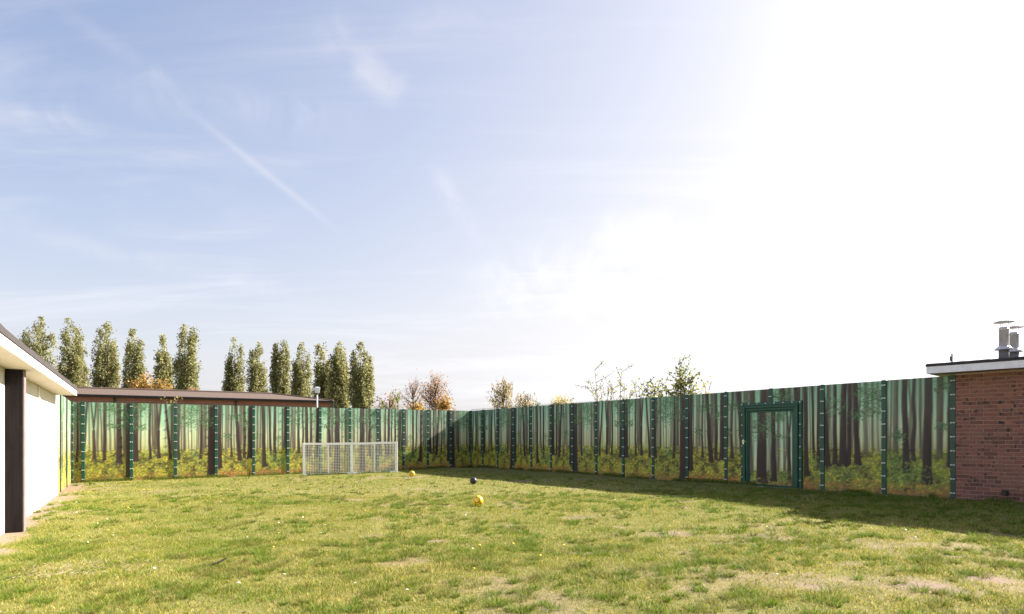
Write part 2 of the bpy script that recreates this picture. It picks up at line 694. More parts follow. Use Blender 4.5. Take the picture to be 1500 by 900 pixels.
# trunk: (u at top, u at foot, width, foot height, strength, fork)
DESIGN = {
    'M': dict(tr=[(.08, .0, .05, .30, .8, 0), (.22, .22, .055, .30, .8, 1), (.31, .30, .035, .33, .45, 0), (.43, .44, .05, .29, .85, 0), (.73, .75, .10, .25, .95, 0), (.86, .86, .07, .30, .35, 0), (.95, .95, .14, .03, 1, 0)],
              lv=[L(.60, .93, .17, .07, 90), L(.60, .71, .12, .025, 30), L(.88, .80, .10, .13, 90), L(.15, .45, .15, .03, 12, 1)], red=.2, yel=.7),
    'N': dict(tr=[(.09, .09, .10, .26, .95, 0), (.41, .42, .05, .29, .85, 0), (.53, .53, .03, .33, .4, 0), (.61, .61, .06, .30, .85, 1), (.77, .88, .055, .28, .85, 0), (.93, .93, .04, .31, .6, 0), (.99, .99, .05, .27, .8, 0)],
              lv=[L(.20, .93, .20, .07, 90), L(.22, .70, .12, .025, 30), L(.06, .78, .07, .1, 40), L(.6, .44, .2, .03, 14, 1)], red=.2, yel=.7),
    'P': dict(tr=[(.07, .07, .075, .27, .8, 0), (.21, .21, .045, .36, .45, 0), (.62, .62, .05, .28, .9, 0), (.70, .70, .03, .36, .4, 0), (.88, .88, .18, .02, 1, 0)],
              lv=[L(.48, .92, .34, .09, 130), L(.40, .78, .38, .08, 130), L(.88, .78, .12, .08, 40), L(.94, .23, .05, .04, 12, 2), L(.45, .34, .07, .03, 25, 0)], red=.35, yel=.6),
    'Q': dict(tr=[(.10, .09, .10, .14, 1, 0), (.26, .26, .055, .35, .55, 0), (.41, .40, .045, .30, .8, 0), (.47, .47, .03, .33, .5, 0), (.51, .62, .085, .25, .95, 0), (.76, .75, .06, .27, .85, 0), (.90, .89, .10, .27, .95, 0), (.99, .99, .05, .27, .9, 0)],
              lv=[L(.52, .85, .22, .035, 55), L(.76, .76, .10, .06, 40), L(.32, .58, .12, .03, 22), L(.07, .27, .10, .04, 40, 1), L(.75, .43, .1, .03, 10, 1)], red=.8, yel=.9),
    'R': dict(tr=[(.11, .12, .05, .36, .45, 0), (.27, .32, .095, .15, 1, 0), (.40, .40, .03, .34, .5, 0), (.45, .49, .055, .31, .85, 0), (.61, .61, .075, .22, .95, 0), (.72, .72, .03, .38, .35, 0), (.96, .96, .06, .30, .85, 0)],
              lv=[L(.07, .58, .12, .03, 16), L(.70, .52, .10, .06, 22), L(.40, .30, .14, .06, 55, 1), L(.78, .24, .26, .10, 190, 3)], red=.9, yel=.7),
    'S': dict(tr=[(.20, .20, .03, .37, .4, 0), (.33, .33, .07, .33, .85, 0), (.46, .46, .05, .28, .95, 0), (.57, .59, .085, .26, .95, 0), (.70, .70, .05, .28, .8, 0), (.92, .88, .08, .26, .9, 0)],
              lv=[L(.25, .80, .25, .09, 90), L(.30, .93, .25, .05, 40), L(.72, .85, .10, .08, 30)], red=.8, yel=.7),
    'T': dict(tr=[(.30, .30, .08, .27, .9, 0), (.42, .42, .04, .34, .4, 0), (.57, .56, .17, .02, 1, 0), (.85, .85, .06, .33, .45, 0)],
              lv=[L(.18, .92, .20, .06, 70), L(.40, .82, .14, .10, 80), L(.20, .72, .16, .025, 30), L(.82, .80, .2, .12, 120), L(.52, .27, .12, .04, 30, 2)], red=.5, yel=.8),
    'Z': dict(tr=[(.00, .09, .08, .24, .95, 0), (.15, .15, .03, .36, .35, 0), (.22, .21, .065, .26, .95, 0), (.37, .34, .10, .255, 1, 0), (.47, .44, .065, .26, 1, 0), (.55, .58, .08, .27, .95, 0), (.71, .71, .06, .36, .6, 0), (.83, .83, .03, .38, .4, 0), (.90, .90, .03, .38, .4, 0)],
              lv=[L(.82, .88, .22, .09, 130), L(.80, .75, .22, .04, 55), L(.18, .84, .14, .03, 30), L(.25, .75, .12, .025, 25), L(.58, .70, .12, .04, 25), L(.12, .44, .12, .03, 20, 1), L(.45, .20, .2, .05, 60, 3)], red=.35, yel=.45),
    'K': dict(tr=[(.05, .05, .05, .36, .4, 0), (.20, .20, .045, .36, .5, 0), (.32, .33, .085, .21, .95, 0), (.46, .44, .055, .31, .85, 0), (.55, .55, .04, .33, .6, 0), (.61, .60, .03, .33, .5, 0), (.66, .64, .11, .13, 1, 0), (.81, .81, .07, .34, .6, 0), (.95, .94, .06, .27, .85, 0)],
              lv=[L(.22, .52, .10, .05, 40), L(.15, .33, .22, .06, 120, 3), L(.28, .20, .30, .08, 200, 3), L(.60, .27, .14, .05, 55, 1), L(.85, .60, .10, .03, 20), L(.9, .93, .15, .05, 40)], red=.6, yel=.35),
    'D': dict(tr=[(.03, .05, .06, .03, .65, 0), (.28, .29, .20, .02, 1, 0), (.47, .47, .05, .10, .35, 0), (.56, .57, .10, .05, .95, 0), (.91, .92, .06, .08, .9, 1)],
              lv=[L(.14, .80, .14, .14, 90), L(.40, .78, .14, .12, 70), L(.68, .93, .20, .07, 90), L(.70, .66, .12, .03, 25), L(.70, .46, .1, .05, 10, 1), L(.75, .14, .22, .07, 110, 3), L(.1, .06, .1, .05, 40, 1)], red=.15, yel=.3, low=True),
}


def paint(kind, mirror=False, seed=0):
    d = DESIGN[kind]
    rng = np.random.default_rng(100 + sum(map(ord, kind)) + seed)
    W, H = PW * SS, PH * SS
    u = (np.arange(W) + .5) / W
    v = (np.arange(H) + .5) / H
    U, V = np.meshgrid(u, v)
    img = np.empty((H, W, 3))
    low = 0.16 if d.get('low') else 0.385
    st = [(0, (140, 132, 70)), (low * .9, (158, 156, 96)), (low + .10, (188, 194, 146)), (low + .25, (182, 200, 164)), (.82, (150, 190, 160)), (1.0, (126, 174, 144))]
    for c in range(3):
        img[..., c] = np.interp(V, [s_[0] for s_ in st], [s_[1][c] for s_ in st])
    img *= (1 + (fbm(U * 3, V * 2, 2.0, 4, 60 + seed) - .5) * .18)[..., None]

    def trunk(ut, ub, w, foot, alpha, col, fork=0, tex=True, flare=True):
        wob = (vnoise(V * 5 + ut * 91, V * 0 + ut * 37, 77) - .5) * .022
        t_ = np.clip((V - foot) / (1 - foot), 0, 1)
        cu = ub + (ut - ub) * t_ + wob
        hw = w * .5 * (1.08 - .22 * t_)
        if flare:
            hw = hw * (1 + .55 * np.exp(-np.clip(V - foot, 0, 1) / .035))
        dd = np.abs(U - cu) - hw
        if fork:
            sp = np.clip((V - .66) / .34, 0, 1) * .05
            dd = np.minimum(np.abs(U - cu - sp) - hw * .62 - .0, np.abs(U - cu + sp) - hw * .62)
            dd = np.where(V < .66, np.abs(U - cu) - hw, dd)
        a = np.clip(.5 - dd / .010, 0, 1) * (V > foot + (vnoise(U * 60, V * 0, 5) - .5) * .03) * alpha
        cc = np.array(col, float)[None, None, :] * np.ones((H, W, 1))
        if tex:
            cc = cc * (1 + (fbm(U * 46 + ut * 50, V * 7, 1.0, 3, 31) - .5) * .42 - .16 * ((U - cu) / np.maximum(hw, 1e-3)))[..., None]
        hz_ = np.clip((V - .45) / .9, 0, 1)[..., None] * (.30 if alpha > .7 else .2)
        cc = cc * (1 - hz_) + img * hz_
        img[:] = img * (1 - a[..., None]) + cc * a[..., None]

    for _ in range(34):                        # misty trunks far back in the wood
        x = rng.uniform(0, 1)
        trunk(x + rng.normal(0, .012), x, rng.uniform(.010, .034), low - rng.uniform(-.03, .03), rng.uniform(.16, .42), (128, 126, 104), tex=False, flare=False)

    for _ in range(13):                        # slim trunks in the middle distance
        x = rng.uniform(0, 1)
        trunk(x + rng.normal(0, .02), x, rng.uniform(.022, .055), low - rng.uniform(.0, .10), rng.uniform(.5, .85), (76, 62, 54), flare=False)
    ug = V < low + (fbm(U, V, 5, 3, 8 + seed) - .5) * .10
    base = np.array((112, 108, 46.))
    img[ug] = img[ug] * .25 + base * .75

    def stamp(x, y, rx, ry, ang, col, al=1.0):
        px, py, R = x * W, y * H, max(rx * W, ry * W) + 2
        x0, x1 = int(max(0, px - R)), int(min(W, px + R + 1))
        y0, y1 = int(max(0, py - R)), int(min(H, py + R + 1))
        if x1 <= x0 or y1 <= y0:
            return
        gx, gy = np.meshgrid(np.arange(x0, x1) + .5 - px, np.arange(y0, y1) + .5 - py)
        ca, sa = math.cos(ang), math.sin(ang)
        qx, qy = (gx * ca + gy * sa) / (rx * W), (-gx * sa + gy * ca) / (ry * W)
        a = np.clip((1 - np.sqrt(qx * qx + qy * qy)) * 2.2, 0, 1)[..., None] * al
        img[y0:y1, x0:x1] = img[y0:y1, x0:x1] * (1 - a) + np.array(col, float) * a

    items = []
    nst = int(1500 * (low / .385))
    hs = rng.uniform(-.02, low + .03, nst)
    clump = fbm(rng.uniform(0, 1, nst), hs, 6, 2, 90)
    for y in hs:
        k = y / low
        x = rng.uniform(-.02, 1.02)
        dk = fbm(np.array([x * 1.0 + 3.7]), np.array([y * 2.6 + 1.3]), 6.3, 3, 12 + seed)[0] + rng.normal(0, .05)
        r = rng.random()
        red = (d['red'] * .7 + .40) * np.clip((.40 - k) / .3, 0, 1)
        if r < red:
            col = [(176, 92, 60), (205, 128, 58), (150, 78, 58), (216, 150, 60)][rng.integers(4)]
        elif dk < .46:
            col = [(70, 74, 34), (40, 46, 26), (86, 74, 38)][rng.integers(3)]
        elif rng.random() < d['yel'] * .62:
            col = [(216, 200, 50), (198, 182, 48), (222, 206, 84), (188, 154, 42)][rng.integers(4)]
        else:
            col = [(126, 146, 54), (104, 128, 48), (154, 164, 64), (90, 112, 46)][rng.integers(4)]
        items.append((y, 'l', (x, y, rng.uniform(.013, .034), rng.uniform(.006, .013), rng.normal(0, .5), col, .95)))
    for tr_ in d['tr']:
        ut, ub, w, foot, al, fork = tr_
        dark = (52, 40, 38) if al > .7 else (80, 76, 66)
        items.append((foot, 't', (ut, ub, w * 1.12, foot, min(1, al + .1), dark, fork)))
    for (cu, cv, ru, rv, n, tone) in d['lv']:
        pal = {0: [(62, 92, 60), (84, 116, 74), (46, 70, 46), (108, 142, 92), (58, 86, 62)],
               1: [(150, 170, 70), (120, 150, 66), (176, 184, 76)],
               2: [(205, 176, 62), (190, 160, 58), (170, 160, 70)],
               3: [(70, 92, 50), (96, 118, 58), (54, 72, 42), (128, 146, 66), (150, 164, 74)]}[tone]
        x = cu
        for i in range(int(n * 2.3)):
            x, y = cu + rng.normal(0, .66) * ru, cv + rng.normal(0, .62) * rv + .02 * math.sin(x * 40) * (tone == 0)
            order = -1 if tone in (0,) else cv - rv * .9
            items.append((order, 'l', (x, y, rng.uniform(.013, .030), rng.uniform(.006, .014), rng.normal(0, .7), pal[rng.integers(len(pal))], .85)))
    items.sort(key=lambda q: -q[0])
    for _, k, a in items:
        if k == 'l':
            stamp(*a)
        else:
            trunk(*a)
    img = np.clip(img, 0, 255)
    img = img.reshape(PH, SS, PW, SS, 3).mean((1, 3))
    if mirror:
        img = img[:, ::-1]
    return s2l(img)


_print_cache = {}


def panel_mesh(kind, mirror=False, u0=0.0, u1=1.0, v0=0.0, v1=1.0):
    """unit-wide printed sheet: local x 0..1, z 0..1, front at y = 0, 1 unit thick"""
    key = (kind, mirror, u0, u1, v0, v1)
    if key in _print_cache:
        return _print_cache[key]
    img = paint(kind, mirror)
    ix0, ix1 = int(u0 * PW), max(int(u1 * PW), int(u0 * PW) + 2)
    iy0, iy1 = int(v0 * PH), max(int(v1 * PH), int(v0 * PH) + 2)
    img = img[iy0:iy1, ix0:ix1]
    h, w = img.shape[:2]
    X, Z = np.meshgrid(np.linspace(0, 1, w), np.linspace(0, 1, h))
    rp = (fbm(X * 2.2 + sum(map(ord, kind)), Z * 4.5, 1.0, 3, 141) - .5) * .62 * np.sin(np.pi * np.clip(X, .02, .98))
    co = np.stack([X, rp, Z], -1).reshape(-1, 3)
    ii = np.arange(w * h).reshape(h, w)
    q = np.stack([ii[:-1, :-1], ii[:-1, 1:], ii[1:, 1:], ii[1:, :-1]], -1).reshape(-1, 4)
    n = len(co)
    back = np.array([(0, 1, 0), (1, 1, 0), (1, 1, 1), (0, 1, 1), (0, 0, 0), (1, 0, 0), (1, 0, 1), (0, 0, 1)], float)
    co = np.concatenate([co, back])
    q = np.concatenate([q, np.array([(1, 0, 3, 2), (4, 0, 1, 5), (5, 1, 2, 6), (6, 2, 3, 7), (7, 3, 0, 4)]) + n])
    cols = np.concatenate([img.reshape(-1, 3), np.full((8, 3), 0.05)])
    me = np_mesh('printed_panel', co, q, 4, cols)
    me.materials.append(M_PRINT)
    sm = np.ones(len(q), bool)
    sm[-5:] = False
    me.polygons.foreach_set('use_smooth', sm)
    _print_cache[key] = me
    return me


# post strip and clip shared by every fence: local x along the run, -y towards the yard
POST_W, POST_D = 0.092, 0.022
post_me = MB().box(-POST_W / 2, POST_W / 2, -POST_D, 0.03, -0.05, FH + 0.012).mesh('post', 0.004)
post_me.materials.append(M_GREEN)
cb = MB()
for sx in (-1, 1):
    cb.box(sx * 0.027 - 0.013, sx * 0.027 + 0.013, -0.016, 0, -0.0125, 0.0125)
cb.box(-0.026, 0.026, -0.008, 0, -0.006, 0.006)
clip_me = cb.mesh('clip')
clip_me.materials.append(M_WHITE_CLIP)
sb_ = MB().box(-0.013, 0.013, -0.016, 0, -0.0125, 0.0125)
stud_me = sb_.mesh('stud')
stud_me.materials.append(M_WHITE_CLIP)


def wire_top(length):
    m = MB()
    n = int(length / 0.05)
    r = random.Random(3)
    for i in range(n):
        x = (i + .5) * length / n
        h = FH + 0.012 + r.uniform(0.012, 0.03)
        m.box(x - .0025, x + .0025, 0.004, 0.009, FH - 0.02, h)
    m.box(0, length, 0.010, 0.016, FH + 0.002, FH + 0.008)
    me = m.mesh('mesh_wire_ends')
    me.materials.append(M_GREEN)
    return me


def fence_run(p0, p1, label, stations, kinds, clip_from_top=0.10, clips=True, skip_posts=(), z_of=None):
    d = (p1 - p0).normalized()
    rz = math.atan2(d.y, d.x)
    root = empty('mural_fence', (p0.x, p0.y, 0), rz)
    tag(root, label, 'fence', 'forest print fences round the yard')
    zs = []
    for s in stations:
        q = p0 + d * s
        zs.append(SLOPE * q.x)
    for i, k in enumerate(kinds):
        if k is None:
            continue
        kind, mir, u0, u1 = (k + (0.0, 1.0))[:4] if len(k) < 4 else k
        z = (zs[i] + zs[i + 1]) / 2
        link('printed_panel', panel_mesh(kind, mir, u0, u1), root, None, (stations[i] + 0.003, 0, z - .07), None, (stations[i + 1] - stations[i] - 0.006, 0.022, FH + .07))
    for i, s in enumerate(stations):
        if i in skip_posts:
            continue
        p = link('post', post_me, root, None, (s, -0.002, zs[i]))
        if clips:
            for j in range(9):
                zc_ = FH - clip_from_top - 0.280 * j
                if zc_ > 0.06:
                    link('clip', clip_me, p, None, (0, -POST_D, zc_))
    return root, rz, d


def stations_for(p0, p1, pxs):
    return [hit(p0, p1, px) for px in pxs]


back_px = [104.3, 121.6, 192.3, 257, 316.5, 371.4, 421.6, 469, 512.5, 553.1, 590.9, 626.7, 659.7]
back_st = stations_for(A_, B_, back_px)
back_st[0] = 0.0
back_st.append((B_ - A_).length)
back_kinds = [('P', False, .45, .80), ('M', False), ('N', False), ('P', False), ('Q', False), ('R', False), ('S', False), ('T', False), ('T', True), ('S', True), ('R', True), ('Q', True), ('P', True)]
bf, _, _ = fence_run(A_, B_, 'forest print fence running behind the white goal, lit by low sun', back_st, back_kinds)
link('mesh_wire_ends', wire_top((B_ - A_).length), bf, None, (0, 0, SLOPE * (A_.x + B_.x) / 2))['kind'] = 'stuff'

right_px = [690.2, 707.5, 729.2, 752.6, 778.6, 807.6, 839, 873.9, 913.6, 957, 1006.9, 1063.7, 1129.2, 1205, 1295, 1396.3]
right_st = stations_for(B_, E_, right_px)
right_st[0] = 0.0
gate_l, gate_r = hit(B_, E_, 1087), hit(B_, E_, 1176)
right_kinds = [('N', True), ('N', False), ('P', False), ('Q', False), ('R', False), ('Q', True), ('P', True), ('N', True), ('N', False), ('P', False), ('Q', False), None, None, ('Z', False), ('K', False)]
rf, r_rz, r_d = fence_run(B_, E_, 'forest print fence in its own shade, with the dark green door in it', right_st, right_kinds, skip_posts=(12,))
# panels round the door
GH = 2.12            # outer height of the door frame


def right_z(s):
    return SLOPE * (B_ + r_d * s).x


def extra_panel(kind, mir, u0, u1, s0, s1, z0, z1, v0=0.0, v1=1.0):
    z = right_z((s0 + s1) / 2)
    z0 = -.07 if z0 == 0 else z0
    return link('printed_panel', panel_mesh(kind, mir, u0, u1, v0, v1), rf, None, (s0, 0, z + z0), None, (s1 - s0, 0.022, z1 - z0))


extra_panel('Q', False, .30, .62, right_st[11] + .003, gate_l + .04, 0, FH)
extra_panel('R', False, .15, .72, gate_r - .06, right_st[13] - .003, 0, FH)
gm = right_st[12]
extra_panel('Q', False, .62, 1.0, gate_l + .043, gm - .003, GH - .05, FH, .85, 1.0)
extra_panel('T', False, .10, .60, gm + .003, gate_r - .063, GH - .05, FH, .85, 1.0)
sp = MB().box(-POST_W / 2, POST_W / 2, -POST_D, 0.03, GH, FH + 0.012).build('post', M_GREEN, rf, loc=(gm, -0.002, right_z(gm)))
link('clip', clip_me, sp, None, (0, -POST_D, FH - 0.19))
link('mesh_wire_ends', wire_top((E_ - B_).length), rf, None, (0, 0, SLOPE * (B_.x + E_.x) / 2))['kind'] = 'stuff'

left_px = [82.3, 88, 97.3, 104.3]
left_st = [0.0, hit(WL, A_, 88.0), hit(WL, A_, 97.3), (A_ - WL).length]
lf, _, _ = fence_run(WL, A_, 'short forest print fence continuing the line of the white wall', left_st, [('S', False), ('Q', True), ('M', False)], skip_posts=(3,))

# ------------------------------------------------------------------ the door in the right fence
gate = tag(empty('fence_door', ((B_ + r_d * gate_l).x, (B_ + r_d * gate_l).y, right_z((gate_l + gate_r) / 2)), r_rz), 'dark green framed door with forest print leaf set in the shaded fence', 'door')
GW = gate_r - gate_l


def frame_piece(name, inset, w, y0, y1, wl=None, wr=None, top=None, mat=M_GREEN):
    wl = w if wl is None else wl
    wr = w if wr is None else wr
    top = w if top is None else top
    z1 = GH - inset
    x0, x1 = inset, GW - inset
    a = MB().box(x0, x0 + wl, y0, y1, -0.04, z1).build(name + '_upright', mat, gate, 0.004)
    b = MB().box(x1 - wr, x1, y0, y1, -0.04, z1).build(name + '_upright', mat, gate, 0.004)
    c = MB().box(x0 + wl + .001, x1 - wr - .001, y0, y1, z1 - top, z1 - .001).build(name + '_head', mat, gate, 0.004)
    return a, b, c


MB().box(.01, GW - .01, .031, .038, -.05, GH - .01).build('sun_block_plate', M_GREEN, gate)  # unseen plate, added to stop sun leaking between the frame pieces
fo = frame_piece('outer_frame', 0.0, 0.075, -0.055, 0.03)
fm = frame_piece('middle_frame', 0.082, 0.06, -0.095, 0.03)
fi = frame_piece('inner_frame', 0.150, 0.055, -0.065, 0.03)
fl = frame_piece('leaf_frame', 0.214, 0.035, -0.045, 0.03)
leaf_x0, leaf_x1, leaf_z1 = 0.25, GW - 0.25, GH - 0.25
link('door_leaf', panel_mesh('D'), gate, None, (leaf_x0, -0.02, 0.045), None, (leaf_x1 - leaf_x0, 0.022, leaf_z1 - 0.045))
MB().box(leaf_x0, leaf_x1, -0.04, 0.03, 0.0, 0.044).build('leaf_rail', M_GREEN, gate, 0.004)
for i in range(8):
    link('stud', stud_me, fo[0], None, (0.036, -0.055, GH - 0.03 - 0.27 * i))
    link('stud', stud_me, fo[1], None, (GW - 0.036, -0.055, GH - 0.03 - 0.27 * i))
for i in range(1, 7):
    link('stud', stud_me, fo[2], None, (GW * i / 7, -0.055, GH - 0.03))
hb = MB().box(0.085, 0.125, -0.108, -0.095, 1.06, 1.17)
hb.tube((0.105, -0.108, 1.13), (0.105, -0.15, 1.13), .010, .010, 8)
hb.tube((0.105, -0.145, 1.13), (0.205, -0.145, 1.13), .009, .008, 8)
hb.build('handle', M_BRASS, gate)

# ------------------------------------------------------------------ goal
gl = Vector((*ground_at(445.5, 696.5), 0))
gr = Vector((*ground_at(580.5, 691.8), 0))
gd = (gr - gl)
glen = gd.length
goal = tag(empty('football_goal', (gl.x, gl.y, gzf(gl.x, gl.y) - .01), math.atan2(gd.y, gd.x)), 'low white steel goal frame filled with white wire mesh', 'goal')
goal.rotation_euler = Euler((0, -math.atan2(gzf(gr.x, gr.y) - gzf(gl.x, gl.y), glen), math.atan2(gd.y, gd.x)), 'XYZ')
GHT = 1.16
PT = 0.075
for (x, w, nm, dp) in ((0, .085, 'post', .10), (glen / 2, .085, 'post', .07), (glen, .085, 'post', .10), (glen * .252, .045, 'upright', .045), (glen * .752, .045, 'upright', .045)):
    MB().box(x - w / 2, x + w / 2, -dp / 2, dp / 2, 0, GHT - PT if nm == 'upright' or x == glen / 2 else GHT).build(nm, M_GOAL, goal, 0.006)
# crossbar with a slight sag
cbm = MB()
nseg = 24
xs = [0.044 + (glen - 0.088) * i / nseg for i in range(nseg + 1)]
sag = [0.022 * (-math.sin(math.pi * (x / glen)) + .35 * math.sin(5 * x)) + .01 for x in xs]
for i in range(nseg):
    b0 = len(cbm.v)
    for k in (i, i + 1):
        z0, z1 = GHT - PT + sag[k] * .5, GHT + sag[k] * .5
        cbm.v += [(xs[k], -.045, z0), (xs[k], .045, z0), (xs[k], .045, z1), (xs[k], -.045, z1)]
    for q in ((0, 1, 5, 4), (1, 2, 6, 5), (2, 3, 7, 6), (3, 0, 4, 7)):
        cbm.f.append([b0 + j for j in q])
cbm.build('crossbar', M_GOAL, goal)
MB().box(.044, glen - .044, -.035, .035, .01, .075).build('ground_bar', M_GOAL, goal, 0.006)
edges_x = [0.043, glen * .252, glen / 2, glen * .752, glen - .043]
for i in range(4):
    m = MB()
    x0, x1 = edges_x[i], edges_x[i + 1]
    n = round((x1 - x0) / .058)
    for k in range(1, n):
        x = x0 + (x1 - x0) * k / n
        m.box(x - .0038, x + .0038, -.006, .006, .076, GHT - PT)
    for k in range(1, 18):
        z = .076 + (GHT - PT - .076) * k / 18
        m.box(x0, x1, -.0128, -.0065, z - .0038, z + .0038)
    m.build('wire_mesh', M_GOAL, goal)['kind'] = 'stuff'
for x in (0, glen):       # side stays behind the posts
    MB().box(x - .02, x + .02, .051, .34, .012, .05).build('foot', M_GOAL, goal, 0.005)

# ------------------------------------------------------------------ balls
def ball(px, py, dia, panel_mat, seam_mat, label, group=None, rot=(0.3, 0.5, 0.2)):
    x, y = ground_at(px, py)
    r = dia / 2
    bm = bmesh.new()
    bmesh.ops.create_icosphere(bm, subdivisions=1, radius=1.0)
    pent = [v.co.normalized() for v in bm.verts]
    bm.free()
    cen = np.array([tuple(c) for c in pent])
    bias = np.zeros(len(pent))
    bm = bmesh.new()
    bmesh.ops.create_icosphere(bm, subdivisions=5, radius=1.0)

    def edge_dist(co):
        d_ = np.sort(cen @ np.array(tuple(co)) + bias)
        return d_[-1] - d_[-2]
    for f in bm.faces:
        f.smooth = True
        f.material_index = 0 if edge_dist(f.calc_center_median().normalized()) > .075 else 1
    for v in bm.verts:
        v.co *= 1 - .018 * max(0, 1 - edge_dist(v.co) / .075)
    bmesh.ops.scale(bm, vec=(r, r, r), verts=bm.verts)
    me = bpy.data.meshes.new('ball_skin')
    bm.to_mesh(me)
    bm.free()
    me.materials.append(panel_mat)
    me.materials.append(seam_mat)
    o = link('football', me, None, None, (x, y, gzf(x, y) + r + .004), rot)
    return tag(o, label, 'ball', group)


M_YEL = plain('yellow_ball', (0.78, 0.50, 0.02), 0.35, 0.08, 20, spec=0.5)
M_PURP = plain('ball_seams', (0.06, 0.025, 0.05), 0.5, 0.1)
M_BLK = plain('black_ball', (0.030, 0.030, 0.036), 0.4, 0.3, 18)
M_BLK2 = plain('black_ball_seams', (0.012, 0.012, 0.015), 0.5, 0.1)
ball(700.3, 742, .195, M_YEL, M_PURP, 'yellow football with dark seams lying on open sunlit grass', rot=(0.35, 0.1, 0.55))
ball(693.5, 709.2, .195, M_BLK, M_BLK2, 'black football on the grass at the edge of the fence shadow')
ball(603.5, 698.2, .195, M_YEL, M_PURP, 'yellow football lying just beside the white goal', rot=(0.9, 0.5, 0.1))

# ------------------------------------------------------------------ white building on the left
WLEN = 14.0
w0 = WL - WALL_D * WLEN
wrz = math.atan2(WALL_D.y, WALL_D.x)
wb = tag(empty('white_building', (w0.x, w0.y, 0), wrz), 'low white boarded building with black pillar and deep flat eaves', 'building')
SOF = 2.27
OV = 0.395
# local x runs away from the camera, -y faces the yard
MB().box(0, WLEN, 0.02, 5.0, -0.35, SOF).build('wall_core', M_WALL_WHITE, wb)


def wall_s(px):
    return hit(w0, WL, px)


bat = wall_s(55.6)
bays = [(0.0, 1.15), (1.15, 4.28), (4.28, 7.42), (7.42, bat), (bat, WLEN)]


def white_wall_mat():
    m, t, b, _ = new_mat('painted_white_panel')
    n1 = noise_node(t, 2.5, 5, .6, stretch=(1, 1, .25))
    n2 = noise_node(t, 11, 6, .7)
    c = ramp(t, n1, [(.3, (.62, .60, .56)), (.7, (.68, .665, .635))])
    tcn = t.nodes.new('ShaderNodeTexCoord')
    sp_ = t.nodes.new('ShaderNodeSeparateXYZ')
    t.links.new(tcn.outputs['Object'], sp_.inputs[0])
    # flaking paint low down
    mr_ = t.nodes.new('ShaderNodeMapRange')
    t.links.new(sp_.outputs['Z'], mr_.inputs['Value'])
    mr_.inputs['From Min'].default_value = 0.55
    mr_.inputs['From Max'].default_value = -0.1
    mr_.inputs['To Min'].default_value = -0.32
    mr_.inputs['To Max'].default_value = 0.02
    ad = t.nodes.new('ShaderNodeMath')
    ad.operation = 'ADD'
    t.links.new(mr_.outputs[0], ad.inputs[0])
    t.links.new(n2, ad.inputs[1])
    k = ramp(t, ad.outputs[0], [(.53, (0, 0, 0)), (.57, (1, 1, 1))])
    t.links.new(mixrgb(t, k, c, (.52, .42, .33)), b.inputs['Base Color'])
    b.inputs['Roughness'].default_value = .65
    return m


M_PANEL = white_wall_mat()
for (a, b) in bays:
    MB().box(a + .004, b - .004, 0.0, 0.018, -0.3, SOF - .002).build('wall_board', M_PANEL, wb)
for s in (4.28, bat, WLEN - .03):
    MB().box(s - .035, s + .035, -0.03, -.001, -0.3, SOF - .003).build('batten', M_FASCIA, wb, 0.004)
pl = MB().box(7.36, 7.55, -0.205, -.001, -0.35, SOF - .004).build('pillar', M_BLACK, wb, 0.006)
MB().box(7.365, 7.545, -0.222, -0.207, -0.35, SOF - .005).build('sunlit_edge', M_EDGE, pl, 0.003)  # sunlight on the pillar's yard side, put into a paler strip
EEND = WLEN - 0.12
rfm = MB()
TOPZ = SOF + 0.11
rfm.v += [(-1, -OV - .02, TOPZ + .002), (EEND + .02, -OV - .02, TOPZ + .002), (EEND + .02, 5.3, TOPZ + .30), (-1, 5.3, TOPZ + .30),
          (-1, -OV - .02, TOPZ + .075), (EEND + .02, -OV - .02, TOPZ + .075), (EEND + .02, 5.3, TOPZ + .40), (-1, 5.3, TOPZ + .40)]
for q in ((3, 2, 1, 0), (4, 5, 6, 7), (0, 1, 5, 4), (1, 2, 6, 5), (2, 3, 7, 6), (3, 0, 4, 7)):
    rfm.f.append(list(q))
roof = rfm.build('roof', M_FELT, wb)
# uneven felt roll along the eave
rr = random.Random(5)
roll = MB()
px_ = -1.0
while px_ < EEND:
    nx2 = min(px_ + rr.uniform(.5, 1.0), EEND + .02)
    h = rr.uniform(.075, .105)
    roll.tube((px_, -OV + .02, TOPZ + h - .03), (nx2, -OV + .02, TOPZ + rr.uniform(.075, .105) - .03), .042, .04, 8)
    px_ = nx2
roll.build('felt_roll', M_FELT, roof, smooth=True)
MB().box(-1, EEND, -OV - .006, -OV + .02, SOF - .002, TOPZ).build('fascia', M_FASCIA, roof)
MB().box(EEND - .022, EEND + .004, -OV + .021, 5.2, SOF - .001, TOPZ).build('fascia', M_FASCIA, roof)
for (a, b) in ((-1, 1.6), (1.604, 4.4), (4.404, 7.3), (7.304, 10.4), (10.404, EEND - .023)):
    MB().box(a, b, -OV + .021, 0.10, SOF, SOF + .012).build('soffit_board', M_SOFFIT, roof)

